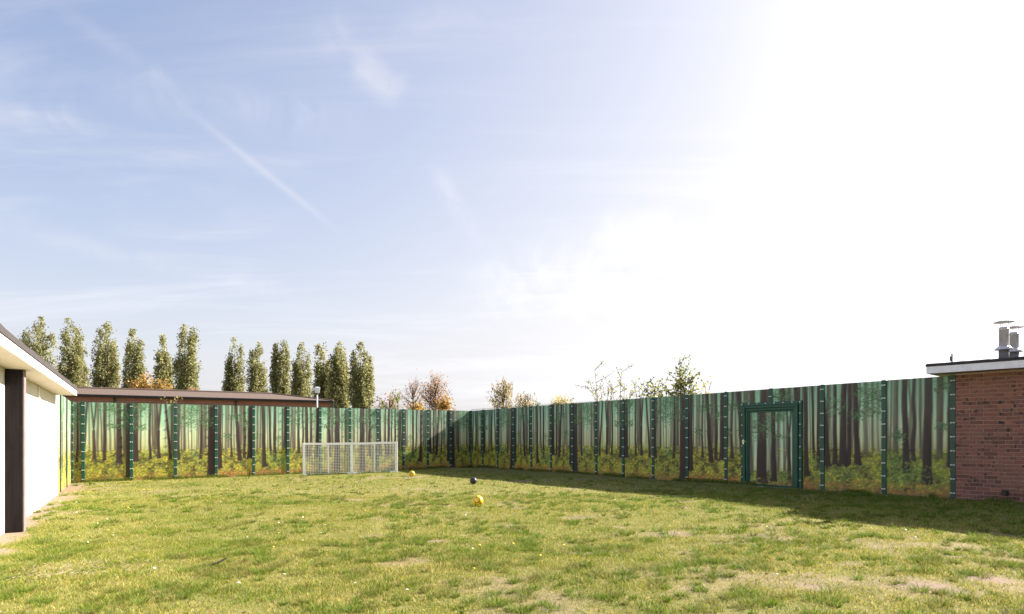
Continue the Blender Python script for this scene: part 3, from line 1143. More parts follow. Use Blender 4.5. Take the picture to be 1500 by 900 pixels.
# ------------------------------------------------------------------ brick building on the right
brz = math.atan2(BR_D.y, BR_D.x)
bk = tag(empty('brick_building', (BR0.x, BR0.y, 0), brz), 'flat roofed red brick building with white fascia and two metal flues', 'building')
BS = 2.545
BLEN, BDEP = 4.6, 5.0
wallm = MB().box(0.004, BLEN, 0.008, BDEP, -0.3, BS).build('wall', M_MORTAR, bk)
br_s = MB().box(.005, .220, 0, .055, .005, .070).mesh('brick_stretcher', 0.0035)
br_h = MB().box(.005, .1075, 0, .055, .005, .070).mesh('brick_header', 0.0035)
br_s.materials.append(M_BRICK)
br_h.materials.append(M_BRICK)
rb = random.Random(12)
rest = MB()
NEAR = 1.55
z0b = 0.035
for k in range(-3, 34):
    z = z0b + .075 * k
    if z + .075 > BS + .001:
        break
    head = (k % 6 == 5)
    step = .1125 if head else .225
    x = 0.0 if k % 2 == 0 else -.1125
    if head:
        x = -.05625
    while x < BLEN - .1:
        w = step
        x0 = x
        if x0 < 0:
            w += x0
            x0 = 0.0
        if k < 0 and z + .07 < .02 and False:
            break
        dy = rb.uniform(-.0015, .0015)
        if x0 < NEAR and k >= 0:
            me = br_h if head else br_s
            base_w = .1125 if head else .225
            link('brick', me, wallm, None, (x0, dy, z), (0, rb.uniform(-.006, .006), 0), (w / base_w, 1, 1))
        else:
            rest.box(x0 + .005, min(x0 + w - .005, BLEN), dy, dy + .05, z + .005, z + .070)
        x += step
ro = rest.build('brickwork', M_BRICK, wallm)
ro['kind'] = 'stuff'
# side wall of bricks, the return behind the fence
side = MB()
for k in range(-3, 33):
    z = z0b + .075 * k
    if z + .075 > BS:
        break
    y = .06 if k % 2 else .17
    while y < BDEP - .2:
        side.box(-.002, .003, y + .005, y + .22, z + .005, z + .07)
        y += .225
side.build('return_brickwork', M_BRICK, wallm)['kind'] = 'stuff'
BOV, BOL = 0.42, 0.38
M_FASC_B = plain('weathered_fascia_paint', (0.74, 0.73, 0.78), 0.55, 0.10, 10)
rb_ = MB().box(-BOL - .012, BLEN + .4, -BOV - .012, BDEP + .3, BS + .132, BS + .178).build('roof', M_FELT, bk, 0.006)
MB().box(-BOL, BLEN + .38, -BOV, -BOV + .022, BS - .004, BS + .13).build('fascia', M_FASC_B, rb_)
MB().box(-BOL, -BOL + .022, -BOV + .023, BDEP + .28, BS - .004, BS + .13).build('fascia', M_FASC_B, rb_)
MB().box(-BOL + .023, BLEN + .38, -BOV + .023, BDEP + .27, BS + .001, BS + .013).build('soffit', M_EDGE, rb_)
ru = MB()
r5 = random.Random(9)
x = -BOL
while x < BLEN:
    n2 = x + r5.uniform(.15, .4)
    ru.tube((x, -BOV + .015, BS + .178 + r5.uniform(-.006, .006)), (n2, -BOV + .015, BS + .178 + r5.uniform(-.006, .006)), .016, .016, 6)
    x = n2
ru.build('felt_lip', M_FELT, rb_)


def to_local(o, p):
    return o.matrix_basis.inverted() @ Vector(p)


def flue(px, Y, ytop, ybot_collar, s):
    p = at_depth(px, 500, Y)
    top = at_depth(px, ytop, Y).z
    q = to_local(bk, p)
    zc_ = at_depth(px, ybot_collar, Y).z
    rz0 = BS + .178
    f = MB().lathe([(.083 * s, rz0 - .02), (.083 * s, zc_ - .02)], 18, q.x, q.y).build('flue', M_STEEL_DARK, bk, smooth=True)
    MB().lathe([(.15 * s, zc_ - .035), (.155 * s, zc_ - .028), (.10 * s, zc_ + .02), (.084 * s, zc_ + .035)], 20, q.x, q.y).build('collar', M_STEEL, f, smooth=True)
    bt = top - .13 * s
    pf = [(.078 * s, zc_), (.078 * s, bt - .05), (.086 * s, bt - .048), (.086 * s, bt - .03), (.078 * s, bt - .028), (.078 * s, bt), (.066 * s, bt), (.066 * s, bt - .1)]
    MB().lathe(pf, 20, q.x, q.y).build('pipe', M_STEEL, f, smooth=True)
    MB().lathe([(.165 * s, top - .035), (.17 * s, top - .03), (.11 * s, top - .010), (.02 * s, top)], 22, q.x, q.y).build('rain_cap', M_STEEL, f, smooth=True)
    st_ = MB()
    for a in range(3):
        t = a * 2.094 + .4
        c_, s_ = math.cos(t) * .075 * s, math.sin(t) * .075 * s
        st_.tube((q.x + c_, q.y + s_, bt - .03), (q.x + c_, q.y + s_, top - .02), .005, .005, 5)
    st_.build('cap_stays', M_STEEL, f)


bpy.context.view_layer.update()
flue(1470.5, 12.0, 470, 510, 1.0)
flue(1485.5, 12.9, 478, 513.5, 1.0)
pb = to_local(bk, at_depth(1394.5, 520, 12.2))
bb_ = MB().box(pb.x - .012, pb.x + .012, pb.y - .012, pb.y + .012, BS + .17, at_depth(1394.5, 518.5, 12.2).z)
zb = at_depth(1394.5, 526, 12.2).z
bb_.box(pb.x - .035, pb.x - .013, pb.y - .02, pb.y + .02, zb - .04, zb + .055)
bb_.build('cable_bracket', M_STEEL_DARK, bk, 0.004)
tv = hit(BR0, BR0 + BR_D, 1472.5)
yv = (BR0 + BR_D * tv).y
zv = CAMZ + (HY - 722.5) / F * yv
vm = MB()
vm.tube((tv, -.05, zv), (tv, .02, zv), .045, .05, 14)
vm.tube((tv, -.07, zv), (tv, -.05, zv), .036, .045, 14)
vm.box(tv - .055, tv + .055, -.012, -.002, zv - .055, zv + .055)
vm.build('vent_outlet', M_GUTTER, bk)

# ------------------------------------------------------------------ long brick building behind the back fence
ex0, ex1 = v2(-19.06, 27.6), v2(-9.36, 32.7)
fd = (ex1 - ex0).normalized()
f0 = ex0 - fd * 7.0
flen = (ex1 - f0).length
frz = math.atan2(fd.y, fd.x)
fb = tag(empty('brick_building', (f0.x, f0.y, 0), frz), 'long low brick building with brown hipped roof behind the back fence', 'building')
EZ, RZ = 3.19, 3.66
MB().box(.3, flen - .16, .14, 6.3, -.6, EZ - .02).build('wall', M_FAR_BRICK, fb)
hp = MB()
P_ = dict(a=(0, 0, EZ), b=(flen, 0, EZ), c=(flen, 6.6, EZ), d=(0, 6.6, EZ), r0=(2.6, 3.3, RZ), r1=(flen - 2.6, 3.3, RZ))
hp.poly([P_['a'], P_['b'], P_['r1'], P_['r0']])
hp.poly([P_['b'], P_['c'], P_['r1']])
hp.poly([P_['c'], P_['d'], P_['r0'], P_['r1']])
hp.poly([P_['d'], P_['a'], P_['r0']])
hp.poly([P_['d'], P_['c'], P_['b'], P_['a']])
froof = hp.build('roof', M_TILE, fb)
MB().tube(P_['r0'], P_['r1'], .07, .07, 8).build('ridge', M_TILE, froof)
MB().tube(P_['b'], P_['r1'], .055, .055, 8).build('hip_ridge', M_TILE, froof)
MB().box(-.02, flen + .03, -.06, .03, EZ - .12, EZ - .004).build('gutter', M_GUTTER, fb, .02)
MB().box(flen - .05, flen + .03, .031, 6.5, EZ - .12, EZ - .004).build('gutter', M_GUTTER, fb)
for px in (168, 345.5, 487):
    s = hit(f0 + v2(-fd.y, fd.x) * .1, ex1 + v2(-fd.y, fd.x) * .1, px)
    MB().tube((s, .09, -.2), (s, .09, EZ - .1), .045, .045, 8).build('downpipe', M_GUTTER, fb)

# ------------------------------------------------------------------ lamp behind the back fence
lp = at_depth(464.5, 640, 26.5)
lx, ly = lp.x, lp.y
lamp = tag(empty('street_lamp', (lx, ly, gzf(lx, ly)), 0), 'slim white lamp post with a square lantern behind the back fence', 'lamp')
lt = at_depth(464.5, 567, 26.5).z - gzf(lx, ly)
MB().lathe([(.034, -.1), (.030, lt - .30)], 10).build('pole', M_LAMP, lamp, smooth=True)
MB().lathe([(.05, lt - .33), (.06, lt - .28), (.05, lt - .26)], 10).build('neck', M_STEEL_DARK, lamp, smooth=True)
lm = MB()
b0 = 0
lm.v += [(-.075, -.075, lt - .26), (.075, -.075, lt - .26), (.075, .075, lt - .26), (-.075, .075, lt - .26), (-.105, -.105, lt - .04), (.105, -.105, lt - .04), (.105, .105, lt - .04), (-.105, .105, lt - .04)]
for q in ((3, 2, 1, 0), (4, 5, 6, 7), (0, 1, 5, 4), (1, 2, 6, 5), (2, 3, 7, 6), (3, 0, 4, 7)):
    lm.f.append(list(q))
lm.build('lantern', plain('frosted_lantern', (.86, .87, .9), .25, .03), lamp, .006, rot=(0, 0, .5))
MB().lathe([(.15, lt - .038), (.14, lt - .02), (.02, lt)], 4).build('lantern_cap', M_LAMP, lamp, rot=(0, 0, .5 + math.pi / 4))

# ------------------------------------------------------------------ trees
def leaf_mesh(name, pts, size, cols, rng, up=0.0, aspect=0.65, drop=None):
    """one quad per leaf (or leaf cluster), free orientation"""
    n = len(pts)
    size = np.broadcast_to(np.asarray(size, float), (n,))
    a = rng.normal(size=(n, 3))
    a[:, 2] += up * 1.6
    a /= np.linalg.norm(a, axis=1)[:, None]
    if drop is not None:
        a = a * .35 + np.array(drop)
        a /= np.linalg.norm(a, axis=1)[:, None]
    b = np.cross(a, rng.normal(size=(n, 3)))
    b /= np.linalg.norm(b, axis=1)[:, None] + 1e-9
    s = size[:, None] * .5
    w = s * aspect
    v = np.stack([pts - a * s, pts + b * w, pts + a * s, pts - b * w], 1).reshape(-1, 3)
    f = np.arange(n * 4).reshape(n, 4)
    me = np_mesh(name, v, f, 4, np.repeat(cols, 4, axis=0))
    me.materials.append(M_LEAF)
    return me


def tints(pal, n, rng, jit=.18, key=None):
    pal = np.asarray(pal, float)
    k = rng.integers(0, len(pal), n) if key is None else np.clip((key * len(pal)).astype(int), 0, len(pal) - 1)
    return np.clip(pal[k] * (1 + rng.normal(0, jit, (n, 1))), .005, 1)


POP_PAL = [(.18, .19, .085), (.23, .235, .10), (.28, .275, .12), (.33, .31, .145), (.25, .22, .11)]


def poplar(px0, px1, ytop, Y, seed, heads, label, group, pal=POP_PAL):
    rng = np.random.default_rng(seed)
    cxp = (px0 + px1) / 2
    base = at_depth(cxp, HY, Y)
    zg = -.15
    Ht = at_depth(cxp, ytop, Y).z - zg
    Wd = (px1 - px0) / F * Y * 1.1
    root = tag(empty('poplar_tree', (base.x, base.y, zg), rng.uniform(-.3, .3)), label, 'tree', group)
    tr = MB()
    plumes = []
    for (off, hf) in heads:
        plumes.append((off * Wd * .5, rng.normal(0, .2), Ht * .25, Ht * hf, Wd * (.30 if off < .3 else .24)))
    for i in range(15):
        ang = rng.uniform(0, 6.283)
        rad = Wd * rng.uniform(.16, .36)
        top = Ht * rng.uniform(.50, .93) * (1.04 - .35 * max(0, rad / Wd - .2))
        plumes.append((math.cos(ang) * rad, math.sin(ang) * rad, rng.uniform(.6, 2.2), top, Wd * rng.uniform(.13, .2)))
    tr.tube((0, 0, -.3), (0, 0, Ht * .35), .28, .18, 8)
    tr.tube((0, 0, Ht * .35), (heads[0][0] * Wd * .5, 0, Ht * .86), .18, .03, 6)
    P = []
    K = []
    for (ox, oy, zb, zt, r) in plumes:
        tr.tube((ox * .15, oy * .15, max(.8, zb - .3)), (ox, oy, zt * .8), .07, .015, 5)
        nc = int(10 + (zt - zb) * 4.2)
        tt = rng.uniform(0, 1, nc) ** .72
        prof = np.clip((1 - tt ** 3.2) ** .7, .10, 1)
        ang = rng.uniform(0, 6.283, nc)
        rr_ = r * prof * np.sqrt(rng.uniform(.35, 1, nc))
        cx_ = ox * (.25 + .75 * np.clip(tt * 1.8, 0, 1)) + np.cos(ang) * rr_
        cy_ = oy * (.25 + .75 * np.clip(tt * 1.8, 0, 1)) + np.sin(ang) * rr_
        cz_ = zb + (zt - zb) * tt
        for j in range(nc):
            m = rng.integers(13, 24)
            q = rng.normal(0, 1, (m, 3)) * np.array([.20, .20, .34])
            P.append(q + np.array([cx_[j], cy_[j], cz_[j]]))
            K.append(np.full(m, np.clip(rng.normal(.5, .24), 0, .99)))
    P = np.concatenate(P)
    K = np.concatenate(K)
    P[:, 2] = np.minimum(P[:, 2], Ht + .1)
    me = leaf_mesh('crown', P, rng.uniform(.19, .36, len(P)), tints(pal, len(P), rng, .2, K), rng, up=.5)
    tr.build('trunk', M_BARK, root)
    link('crown', me, root)
    return root


SIX = 'poplars left of the gap in the row'
SEVEN = 'poplars of the even row by the lamp'
poplar(29, 78, 465, 102, 31, [(-.45, .90), (.12, 1.0), (.72, .86)], 'poplar with three separate crown tips, partly hidden by the white building', SIX)
poplar(82, 128, 467.5, 99, 32, [(-.25, 1.0), (.50, .93)], 'large dark poplar with two tips just above the white eave end', SIX)
poplar(134, 177, 472, 96, 33, [(.15, 1.0), (-.45, .93)], 'tall dense poplar standing next to the orange bush', SIX)
poplar(179, 214, 484, 93, 34, [(0, 1.0), (-.5, .88), (.5, .92)], 'shorter round-topped poplar directly behind the orange bushes', SIX)
poplar(223, 252, 491, 90, 35, [(0, 1.0), (.55, .80)], 'smallest poplar of the row, narrow, behind the orange bush', SIX)
poplar(255, 293, 477, 87, 36, [(-.2, 1.0), (.5, .97)], 'twin-tipped poplar standing at the edge of the gap in the row', SIX)
L7 = ['slim pointed poplar just past the gap in the tree row', 'second slim poplar past the gap in the tree row', 'third slim poplar past the gap in the tree row',
      'fourth slim poplar past the gap, beside the one behind the lamp', 'slim poplar standing directly behind the lamp lantern', 'poplar between the one behind the lamp and the last of the row',
      'full last poplar of the row, next to the pinkish thin tree']
for i, (a, b, yt, Y, hd) in enumerate([(328, 359, 496, 108, [(0, 1)]), (363, 393, 501, 105, [(.1, 1), (-.55, .9)]), (396, 427, 499, 102.5, [(.25, 1), (-.4, .93)]), (428, 456, 503, 100, [(0, 1)]),
                                       (457, 487, 503, 97.5, [(.15, 1), (-.45, .97)]), (482, 515, 500.5, 95, [(0, 1), (-.6, .85)]), (513, 547, 502.5, 92.5, [(-.1, 1), (.5, .82)])]):
    poplar(a, b, yt, Y, 50 + i, hd, L7[i], SEVEN)


def broadleaf(px, py_top, px_half, Y, seed, pal, name, label, group=None, leaves=9, lsize=(.18, .34), n=60, cloud=.35, low=.36, zg=-.1, hang=0.0, lean=0.0):
    """trunk, limbs that reach out to points of a rounded crown, leaf clumps along the outer limbs"""
    rng = np.random.default_rng(seed)
    b = at_depth(px, HY, Y)
    Ht = at_depth(px, py_top, Y).z - zg
    Wd = px_half / F * Y
    root = tag(empty(name, (b.x, b.y, zg)), label, 'tree', group)
    mb = MB()
    zb = Ht * low
    hc = (Ht - zb) * .5
    r0 = Ht * .016
    mb.tube((0, 0, -.3), (lean * .3, 0, zb), r0 * 1.3, r0, 7)
    mb.tube((lean * .3, 0, zb), (lean, 0, Ht * .86), r0, r0 * .25, 6)
    pts, K = [], []
    for i in range(n):
        v = rng.normal(size=3)
        v /= np.linalg.norm(v)
        rad = rng.uniform(.55, 1.0) ** .6
        wob = 1 + .22 * math.sin(3 * math.atan2(v[1], v[0]) + seed) + rng.normal(0, .07)
        tgt = Vector((lean * .7 + v[0] * Wd * rad * wob, v[1] * Wd * rad * wob, zb + hc + v[2] * hc * rad))
        h0 = max(zb * .8, min(tgt.z - .12 * Ht, Ht * .78))
        st_ = Vector((lean * .5, 0, h0 * rng.uniform(.86, 1)))
        mid = st_.lerp(tgt, .5) + Vector((0, 0, -.04 * Ht)) + Vector(rng.normal(0, .05 * Wd, 3))
        prev = st_
        N = 6
        for k in range(1, N + 1):
            t = k / N
            q = st_ * (1 - t) ** 2 + mid * 2 * t * (1 - t) + tgt * t * t
            mb.tube(prev, q, r0 * (.42 * (1 - t) + .10), r0 * (.42 * (1 - t - 1 / N) + .10), 4, caps=False)
            if k >= 3:
                for _ in range(2):                  # twigs
                    tw = Vector(rng.normal(0, 1, 3)).normalized() * rng.uniform(.08, .2) * Wd + Vector((0, 0, .03 * Ht))
                    mb.tube(q, q + tw, r0 * .11, r0 * .05, 3, caps=False)
                    m = rng.integers(max(1, leaves // 2), leaves + 2)
                    if hang:
                        ln = rng.uniform(.3, 1) * hang
                        m *= 2
                        c = np.stack([rng.normal(0, cloud * .22, m), rng.normal(0, cloud * .22, m), -rng.uniform(0, 1, m) * ln], -1)
                    else:
                        c = rng.normal(0, cloud, (m, 3)) * np.array([1, 1, .75])
                    pts.append(c + np.array(q + tw))
                    K.append(np.full(m, np.clip(rng.normal(.5, .28), 0, .99)))
            prev = q
    mb.build('trunk', M_BARK, root)
    pts = np.concatenate(pts)
    K = np.concatenate(K)
    pts[:, 2] = np.maximum(pts[:, 2], .3)
    me = leaf_mesh('crown', pts, rng.uniform(lsize[0], lsize[1], len(pts)), tints(pal, len(pts), rng, .22, K), rng, drop=(0, 0, -1) if hang else None)
    link('crown', me, root)
    return root


ORANGE = [(.28, .16, .05), (.36, .215, .065), (.44, .28, .085), (.31, .22, .07)]
RUST = [(.30, .17, .09), (.36, .21, .115), (.42, .26, .15), (.27, .17, .105)]
STRAW = [(.34, .28, .16), (.41, .34, .20), (.29, .235, .13), (.46, .39, .25)]
GOLD = [(.36, .28, .05), (.42, .33, .06), (.28, .26, .05)]
LIGHTG = [(.16, .19, .045), (.22, .235, .06), (.12, .15, .04), (.28, .26, .08)]
broadleaf(206, 547, 23, 70, 71, ORANGE, 'autumn_tree', 'bright orange bushy tree top just above the brown roof', leaves=9, cloud=.32, n=46)
broadleaf(240, 553, 15, 70, 72, ORANGE, 'autumn_tree', 'smaller dull orange tree top beside the smallest poplar', leaves=8, cloud=.28, n=34)
broadleaf(283, 568, 9, 72, 78, RUST, 'autumn_tree', 'low orange bush top at the foot of the twin-tipped poplar', leaves=7, cloud=.28, n=24)
broadleaf(605, 553, 17, 96, 73, RUST, 'autumn_tree', 'thin half-bare brown tree with visible branches above the back fence', leaves=2, cloud=.4, lsize=(.14, .24), n=60, low=.42)
broadleaf(638, 547, 21, 92, 74, RUST, 'autumn_tree', 'rounded rust brown tree with fine branches above the back fence', leaves=5, cloud=.4, lsize=(.16, .26), n=80, low=.42)
broadleaf(570, 575, 20, 84, 75, [(.38, .23, .17), (.43, .28, .21), (.32, .2, .14)], 'autumn_tree', 'pinkish brown thin tree beside the last poplar', leaves=3, cloud=.45, lsize=(.16, .28), n=60)
broadleaf(652, 584, 14, 78, 76, ORANGE, 'autumn_tree', 'golden orange bush under the rounded rust brown tree', leaves=8, cloud=.3, n=36)
broadleaf(612, 590, 14, 82, 77, ORANGE, 'autumn_tree', 'low orange brown bush under the half-bare tree', leaves=7, cloud=.3, n=32)
broadleaf(742, 552, 20, 62, 81, STRAW, 'birch_tree', 'weeping straw brown birch hanging over the far fence', leaves=4, cloud=.35, lsize=(.10, .20), n=46, low=.5, hang=1.5, lean=-.6)
broadleaf(766, 566, 16, 61, 82, STRAW, 'birch_tree', 'lower drooping straw brown crown beside the weeping birch', leaves=4, cloud=.35, lsize=(.10, .20), n=34, low=.5, hang=1.1, lean=.3)
broadleaf(820, 579, 20, 45, 83, GOLD, 'autumn_tree', 'yellow leaved tree top peeping over the shaded fence', leaves=7, cloud=.16, lsize=(.10, .18), n=50)
broadleaf(787, 582, 6, 40, 84, LIGHTG, 'shrub', 'small green sprig beside the drooping birch crown', leaves=3, cloud=.12, lsize=(.10, .16), n=16)
broadleaf(664, 600, 7, 60, 85, ORANGE, 'autumn_tree', 'tiny orange tree top near the far fence corner', leaves=6, cloud=.2, n=20)


def shoots(px_list, Y, seed, pal, label, name='shrub', group=None, lsize=(.05, .10), every=.10, zg=.05, dens=1.0, branch=5):
    """upright whippy stems with sparse leaves; px_list: (px foot, px top, py top)"""
    rng = np.random.default_rng(seed)
    fx = sum(p[0] for p in px_list) / len(px_list)
    b = at_depth(fx, HY, Y)
    root = tag(empty(name, (b.x, b.y, zg)), label, 'shrub', group)
    mb = MB()
    pts = []
    for (pf, pt, py) in px_list:
        p0 = Vector(((pf - fx) / F * Y * .4, rng.uniform(-.3, .3), -.1))
        tp = at_depth(pt, py, Y)
        p3 = Vector((tp.x - b.x, rng.uniform(-.4, .4), tp.z - zg))
        pm = Vector(((pf - fx) / F * Y + rng.normal(0, .05), (p0.y + p3.y) / 2, p3.z * .55))
        prev = p0
        N = 14
        for i in range(1, N + 1):
            t = i / N
            q = p0 * (1 - t) ** 2 + pm * 2 * t * (1 - t) + p3 * t * t
            mb.tube(prev, q, (.018 * (1 - t) + .008), (.018 * (1 - t - 1 / N) + .008), 4, caps=False)
            if t > .35:
                for k in range(int(rng.integers(1, 4) * dens)):
                    pts.append(np.array(q) + rng.normal(0, .06, 3))
                if rng.random() < branch * .09:
                    sd_ = Vector((rng.normal(0, .5), rng.normal(0, .5), rng.uniform(.1, .7))) * (p3.z * .16)
                    mb.tube(q, q + sd_, .013, .007, 4, caps=False)
                    for k in range(int((7 + 6 * (1 - t)) * dens)):
                        w = rng.uniform(.2, 1)
                        pts.append(np.array(q + sd_ * w) + rng.normal(0, .06, 3))
            prev = q
    pts = np.array(pts)
    mb.build('stems', M_BARK, root)
    me = leaf_mesh('foliage', pts, rng.uniform(lsize[0], lsize[1], len(pts)), tints(pal, len(pts), rng, .2), rng, aspect=.7)
    link('foliage', me, root)
    return root


shoots([(880, 873, 541), (884, 866, 560), (888, 890, 566), (886, 880, 572), (892, 898, 562), (880, 870, 575)], 24.5, 91, LIGHTG + STRAW, 'tall thin whippy shrub with sparse leaves above the shaded fence', branch=6, dens=1.6)
shoots([(908, 908, 547), (914, 922, 572), (905, 897, 568), (918, 927, 574), (910, 914, 562)], 24.0, 92, LIGHTG + STRAW, 'smaller sparse whippy shrub beside the tall thin one', branch=6, dens=1.6)
shoots([(955, 948, 562), (958, 958, 570), (962, 966, 563), (968, 973, 566), (950, 943, 570), (972, 978, 572), (960, 953, 567), (965, 962, 570)], 22.5, 93, LIGHTG, 'rounded leafy green shrub beside the pointed one', branch=10, dens=1.25, lsize=(.07, .13))
shoots([(938, 931, 559), (942, 934, 566)], 23.0, 95, STRAW, 'single arching bare shoot beside the rounded shrub', branch=1, lsize=(.04, .07))
shoots([(999, 998, 527), (996, 990, 545), (1003, 1006, 542), (994, 985, 558), (1006, 1014, 553), (1000, 1001, 538), (991, 980, 566), (1010, 1020, 565), (998, 994, 552), (1002, 1009, 560), (997, 999, 548), (1004, 1003, 556), (1001, 996, 562)],
       22.0, 94, LIGHTG, 'pointed leafy green shrub, the tallest above the shaded fence', branch=11, dens=1.4, lsize=(.07, .13))
shoots([(1036, 1036, 568), (1035, 1033, 573)], 20.0, 96, GOLD, 'tiny yellow green sprig above the shaded fence near the door', branch=6, lsize=(.06, .11))
shoots([(566, 560, 585), (574, 574, 576), (580, 586, 584), (570, 567, 590), (578, 580, 588)], 31.0, 97, LIGHTG, 'green leafy shoots above the back fence beyond the goal', branch=7, lsize=(.10, .18))
shoots([(249, 247, 585), (254, 257, 583), (240, 237, 588)], 23.4, 98, GOLD + LIGHTG, 'small yellow green creeper over the back fence top', branch=9, lsize=(.05, .10))

# ------------------------------------------------------------------ grass
def in_yard(x, y):
    ok = np.ones(len(x), bool)
    for (p, d, off) in ((WL, WALL_D, 0.05), (A_, (B_ - A_).normalized(), 0.03), (B_, (E_ - B_).normalized(), 0.03), (BR0, BR_D, 0.03)):
        nx, ny = d.y, -d.x
        ok &= ((x - p.x) * nx + (y - p.y) * ny) > off
    return ok


def blades(n, y0, y1, w, h, nseg, rng, seed):
    y = np.sqrt(rng.uniform(y0 * y0, y1 * y1, n))
    x = rng.uniform(-1, 1, n) * (.84 * y + 1.6)
    m = in_yard(x, y)
    x, y = x[m], y[m]
    b = bare(x, y)
    clump = fbm(x, y, 2.6, 3, 51)
    tuft = np.clip((fbm(x, y, 3.4, 2, 61) - .63) * 8, 0, 1) * np.clip((15 - y) / 6, .25, 1)
    keep = rng.uniform(0, 1, len(x)) < np.clip(1.02 - b * 1.08, 0.03, 1) * np.clip(.55 + clump * .8, .3, 1)
    keep |= (tuft > .6) & (rng.uniform(0, 1, len(x)) < .5)
    x, y, b, clump, tuft = x[keep], y[keep], b[keep], clump[keep], tuft[keep]
    n = len(x)
    hh = h * rng.uniform(.4, 1.25, n) * (.5 + .8 * clump) * (1 + .5 * tuft) * (1 - .4 * b)
    ang = rng.uniform(0, 6.283, n)
    lean = rng.uniform(.25, 1.15, n) * hh
    lx, ly = np.cos(ang) * lean, np.sin(ang) * lean
    fa = rng.uniform(0, 6.283, n)
    ww = w * rng.uniform(.6, 1.3, n)
    wx, wy = np.cos(fa) * ww * .5, np.sin(fa) * ww * .5
    z = gz(x, y) - .004
    big = fbm(x, y, .8, 3, 71)
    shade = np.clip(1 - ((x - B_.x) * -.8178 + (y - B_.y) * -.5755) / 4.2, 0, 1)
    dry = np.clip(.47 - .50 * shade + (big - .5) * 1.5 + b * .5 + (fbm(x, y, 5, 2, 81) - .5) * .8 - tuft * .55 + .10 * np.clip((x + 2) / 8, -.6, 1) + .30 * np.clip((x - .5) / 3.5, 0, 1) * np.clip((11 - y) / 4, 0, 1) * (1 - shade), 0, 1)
    r = rng.uniform(0, 1, n)
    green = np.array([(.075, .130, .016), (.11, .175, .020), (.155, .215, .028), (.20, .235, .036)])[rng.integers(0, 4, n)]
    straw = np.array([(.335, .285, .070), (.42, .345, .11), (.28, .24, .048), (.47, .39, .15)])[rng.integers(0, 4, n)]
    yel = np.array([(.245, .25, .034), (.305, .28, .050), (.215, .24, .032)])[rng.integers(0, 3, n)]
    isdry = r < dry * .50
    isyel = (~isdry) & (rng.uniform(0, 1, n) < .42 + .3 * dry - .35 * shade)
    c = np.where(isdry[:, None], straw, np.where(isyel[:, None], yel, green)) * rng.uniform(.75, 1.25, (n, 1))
    vs, cs = [], []
    if nseg == 2:
        base_l = np.stack([x - wx, y - wy, z], -1)
        base_r = np.stack([x + wx, y + wy, z], -1)
        mx, my, mz = x + lx * .35, y + ly * .35, z + hh * .62
        mid_l = np.stack([mx - wx * .8, my - wy * .8, mz], -1)
        mid_r = np.stack([mx + wx * .8, my + wy * .8, mz], -1)
        tip = np.stack([x + lx, y + ly, z + hh * .92], -1)
        V = np.stack([base_l, base_r, mid_r, mid_l, tip], 1).reshape(-1, 3)
        o = (np.arange(n) * 5)[:, None]
        Fc = np.concatenate([o + np.array([0, 1, 2]), o + np.array([0, 2, 3]), o + np.array([3, 2, 4])], 0)
        C = np.repeat(c, 5, 0)
    else:
        V = np.stack([np.stack([x - wx, y - wy, z], -1), np.stack([x + wx, y + wy, z], -1), np.stack([x + lx, y + ly, z + hh], -1)], 1).reshape(-1, 3)
        Fc = np.arange(n * 3).reshape(n, 3)
        C = np.repeat(c, 3, 0)
    return V, Fc, C


rg = np.random.default_rng(5)


def tufts(n, y0, y1, per, w, h, rng):
    """coarse darker clumps standing out of the short grass"""
    y = np.sqrt(rng.uniform(y0 * y0, y1 * y1, n))
    x = rng.uniform(-1, 1, n) * (.84 * y + 1.6)
    k = in_yard(x, y) & (fbm(x, y, 1.9, 2, 101) > .46 - .06 * np.clip(x / 4, -1, 1))
    x, y = x[k], y[k]
    n = len(x)
    size = rng.uniform(.30, 1.05, n) ** 1.6
    dull = rng.uniform(0, 1, n)
    X = np.repeat(x, per) + rng.normal(0, .045, n * per) * np.repeat(size, per)
    Y = np.repeat(y, per) + rng.normal(0, .045, n * per) * np.repeat(size, per)
    S, D = np.repeat(size, per), np.repeat(dull, per)
    N = len(X)
    hh = h * rng.uniform(.45, 1.1, N) * (.45 + .6 * S)
    ox, oy = X - np.repeat(x, per), Y - np.repeat(y, per)
    an = np.arctan2(oy, ox) + rng.normal(0, .7, N)
    ln = hh * rng.uniform(.3, 1.3, N)
    fa = rng.uniform(0, 6.283, N)
    wx, wy = np.cos(fa) * w * .5, np.sin(fa) * w * .5
    z = gz(X, Y) - .004
    V = np.stack([np.stack([X - wx, Y - wy, z], -1), np.stack([X + wx, Y + wy, z], -1), np.stack([X + np.cos(an) * ln, Y + np.sin(an) * ln, z + hh], -1)], 1).reshape(-1, 3)
    g1 = np.array([(.070, .125, .014), (.10, .165, .018), (.14, .205, .024), (.19, .235, .032)])[rng.integers(0, 4, N)]
    g2 = np.array([(.14, .16, .03), (.20, .20, .05), (.11, .13, .03), (.26, .23, .08)])[rng.integers(0, 4, N)]
    C = np.where((D > .66)[:, None], g2, g1) * rng.uniform(.75, 1.25, (N, 1))
    return V, np.arange(N * 3).reshape(N, 3), np.repeat(C, 3, 0)


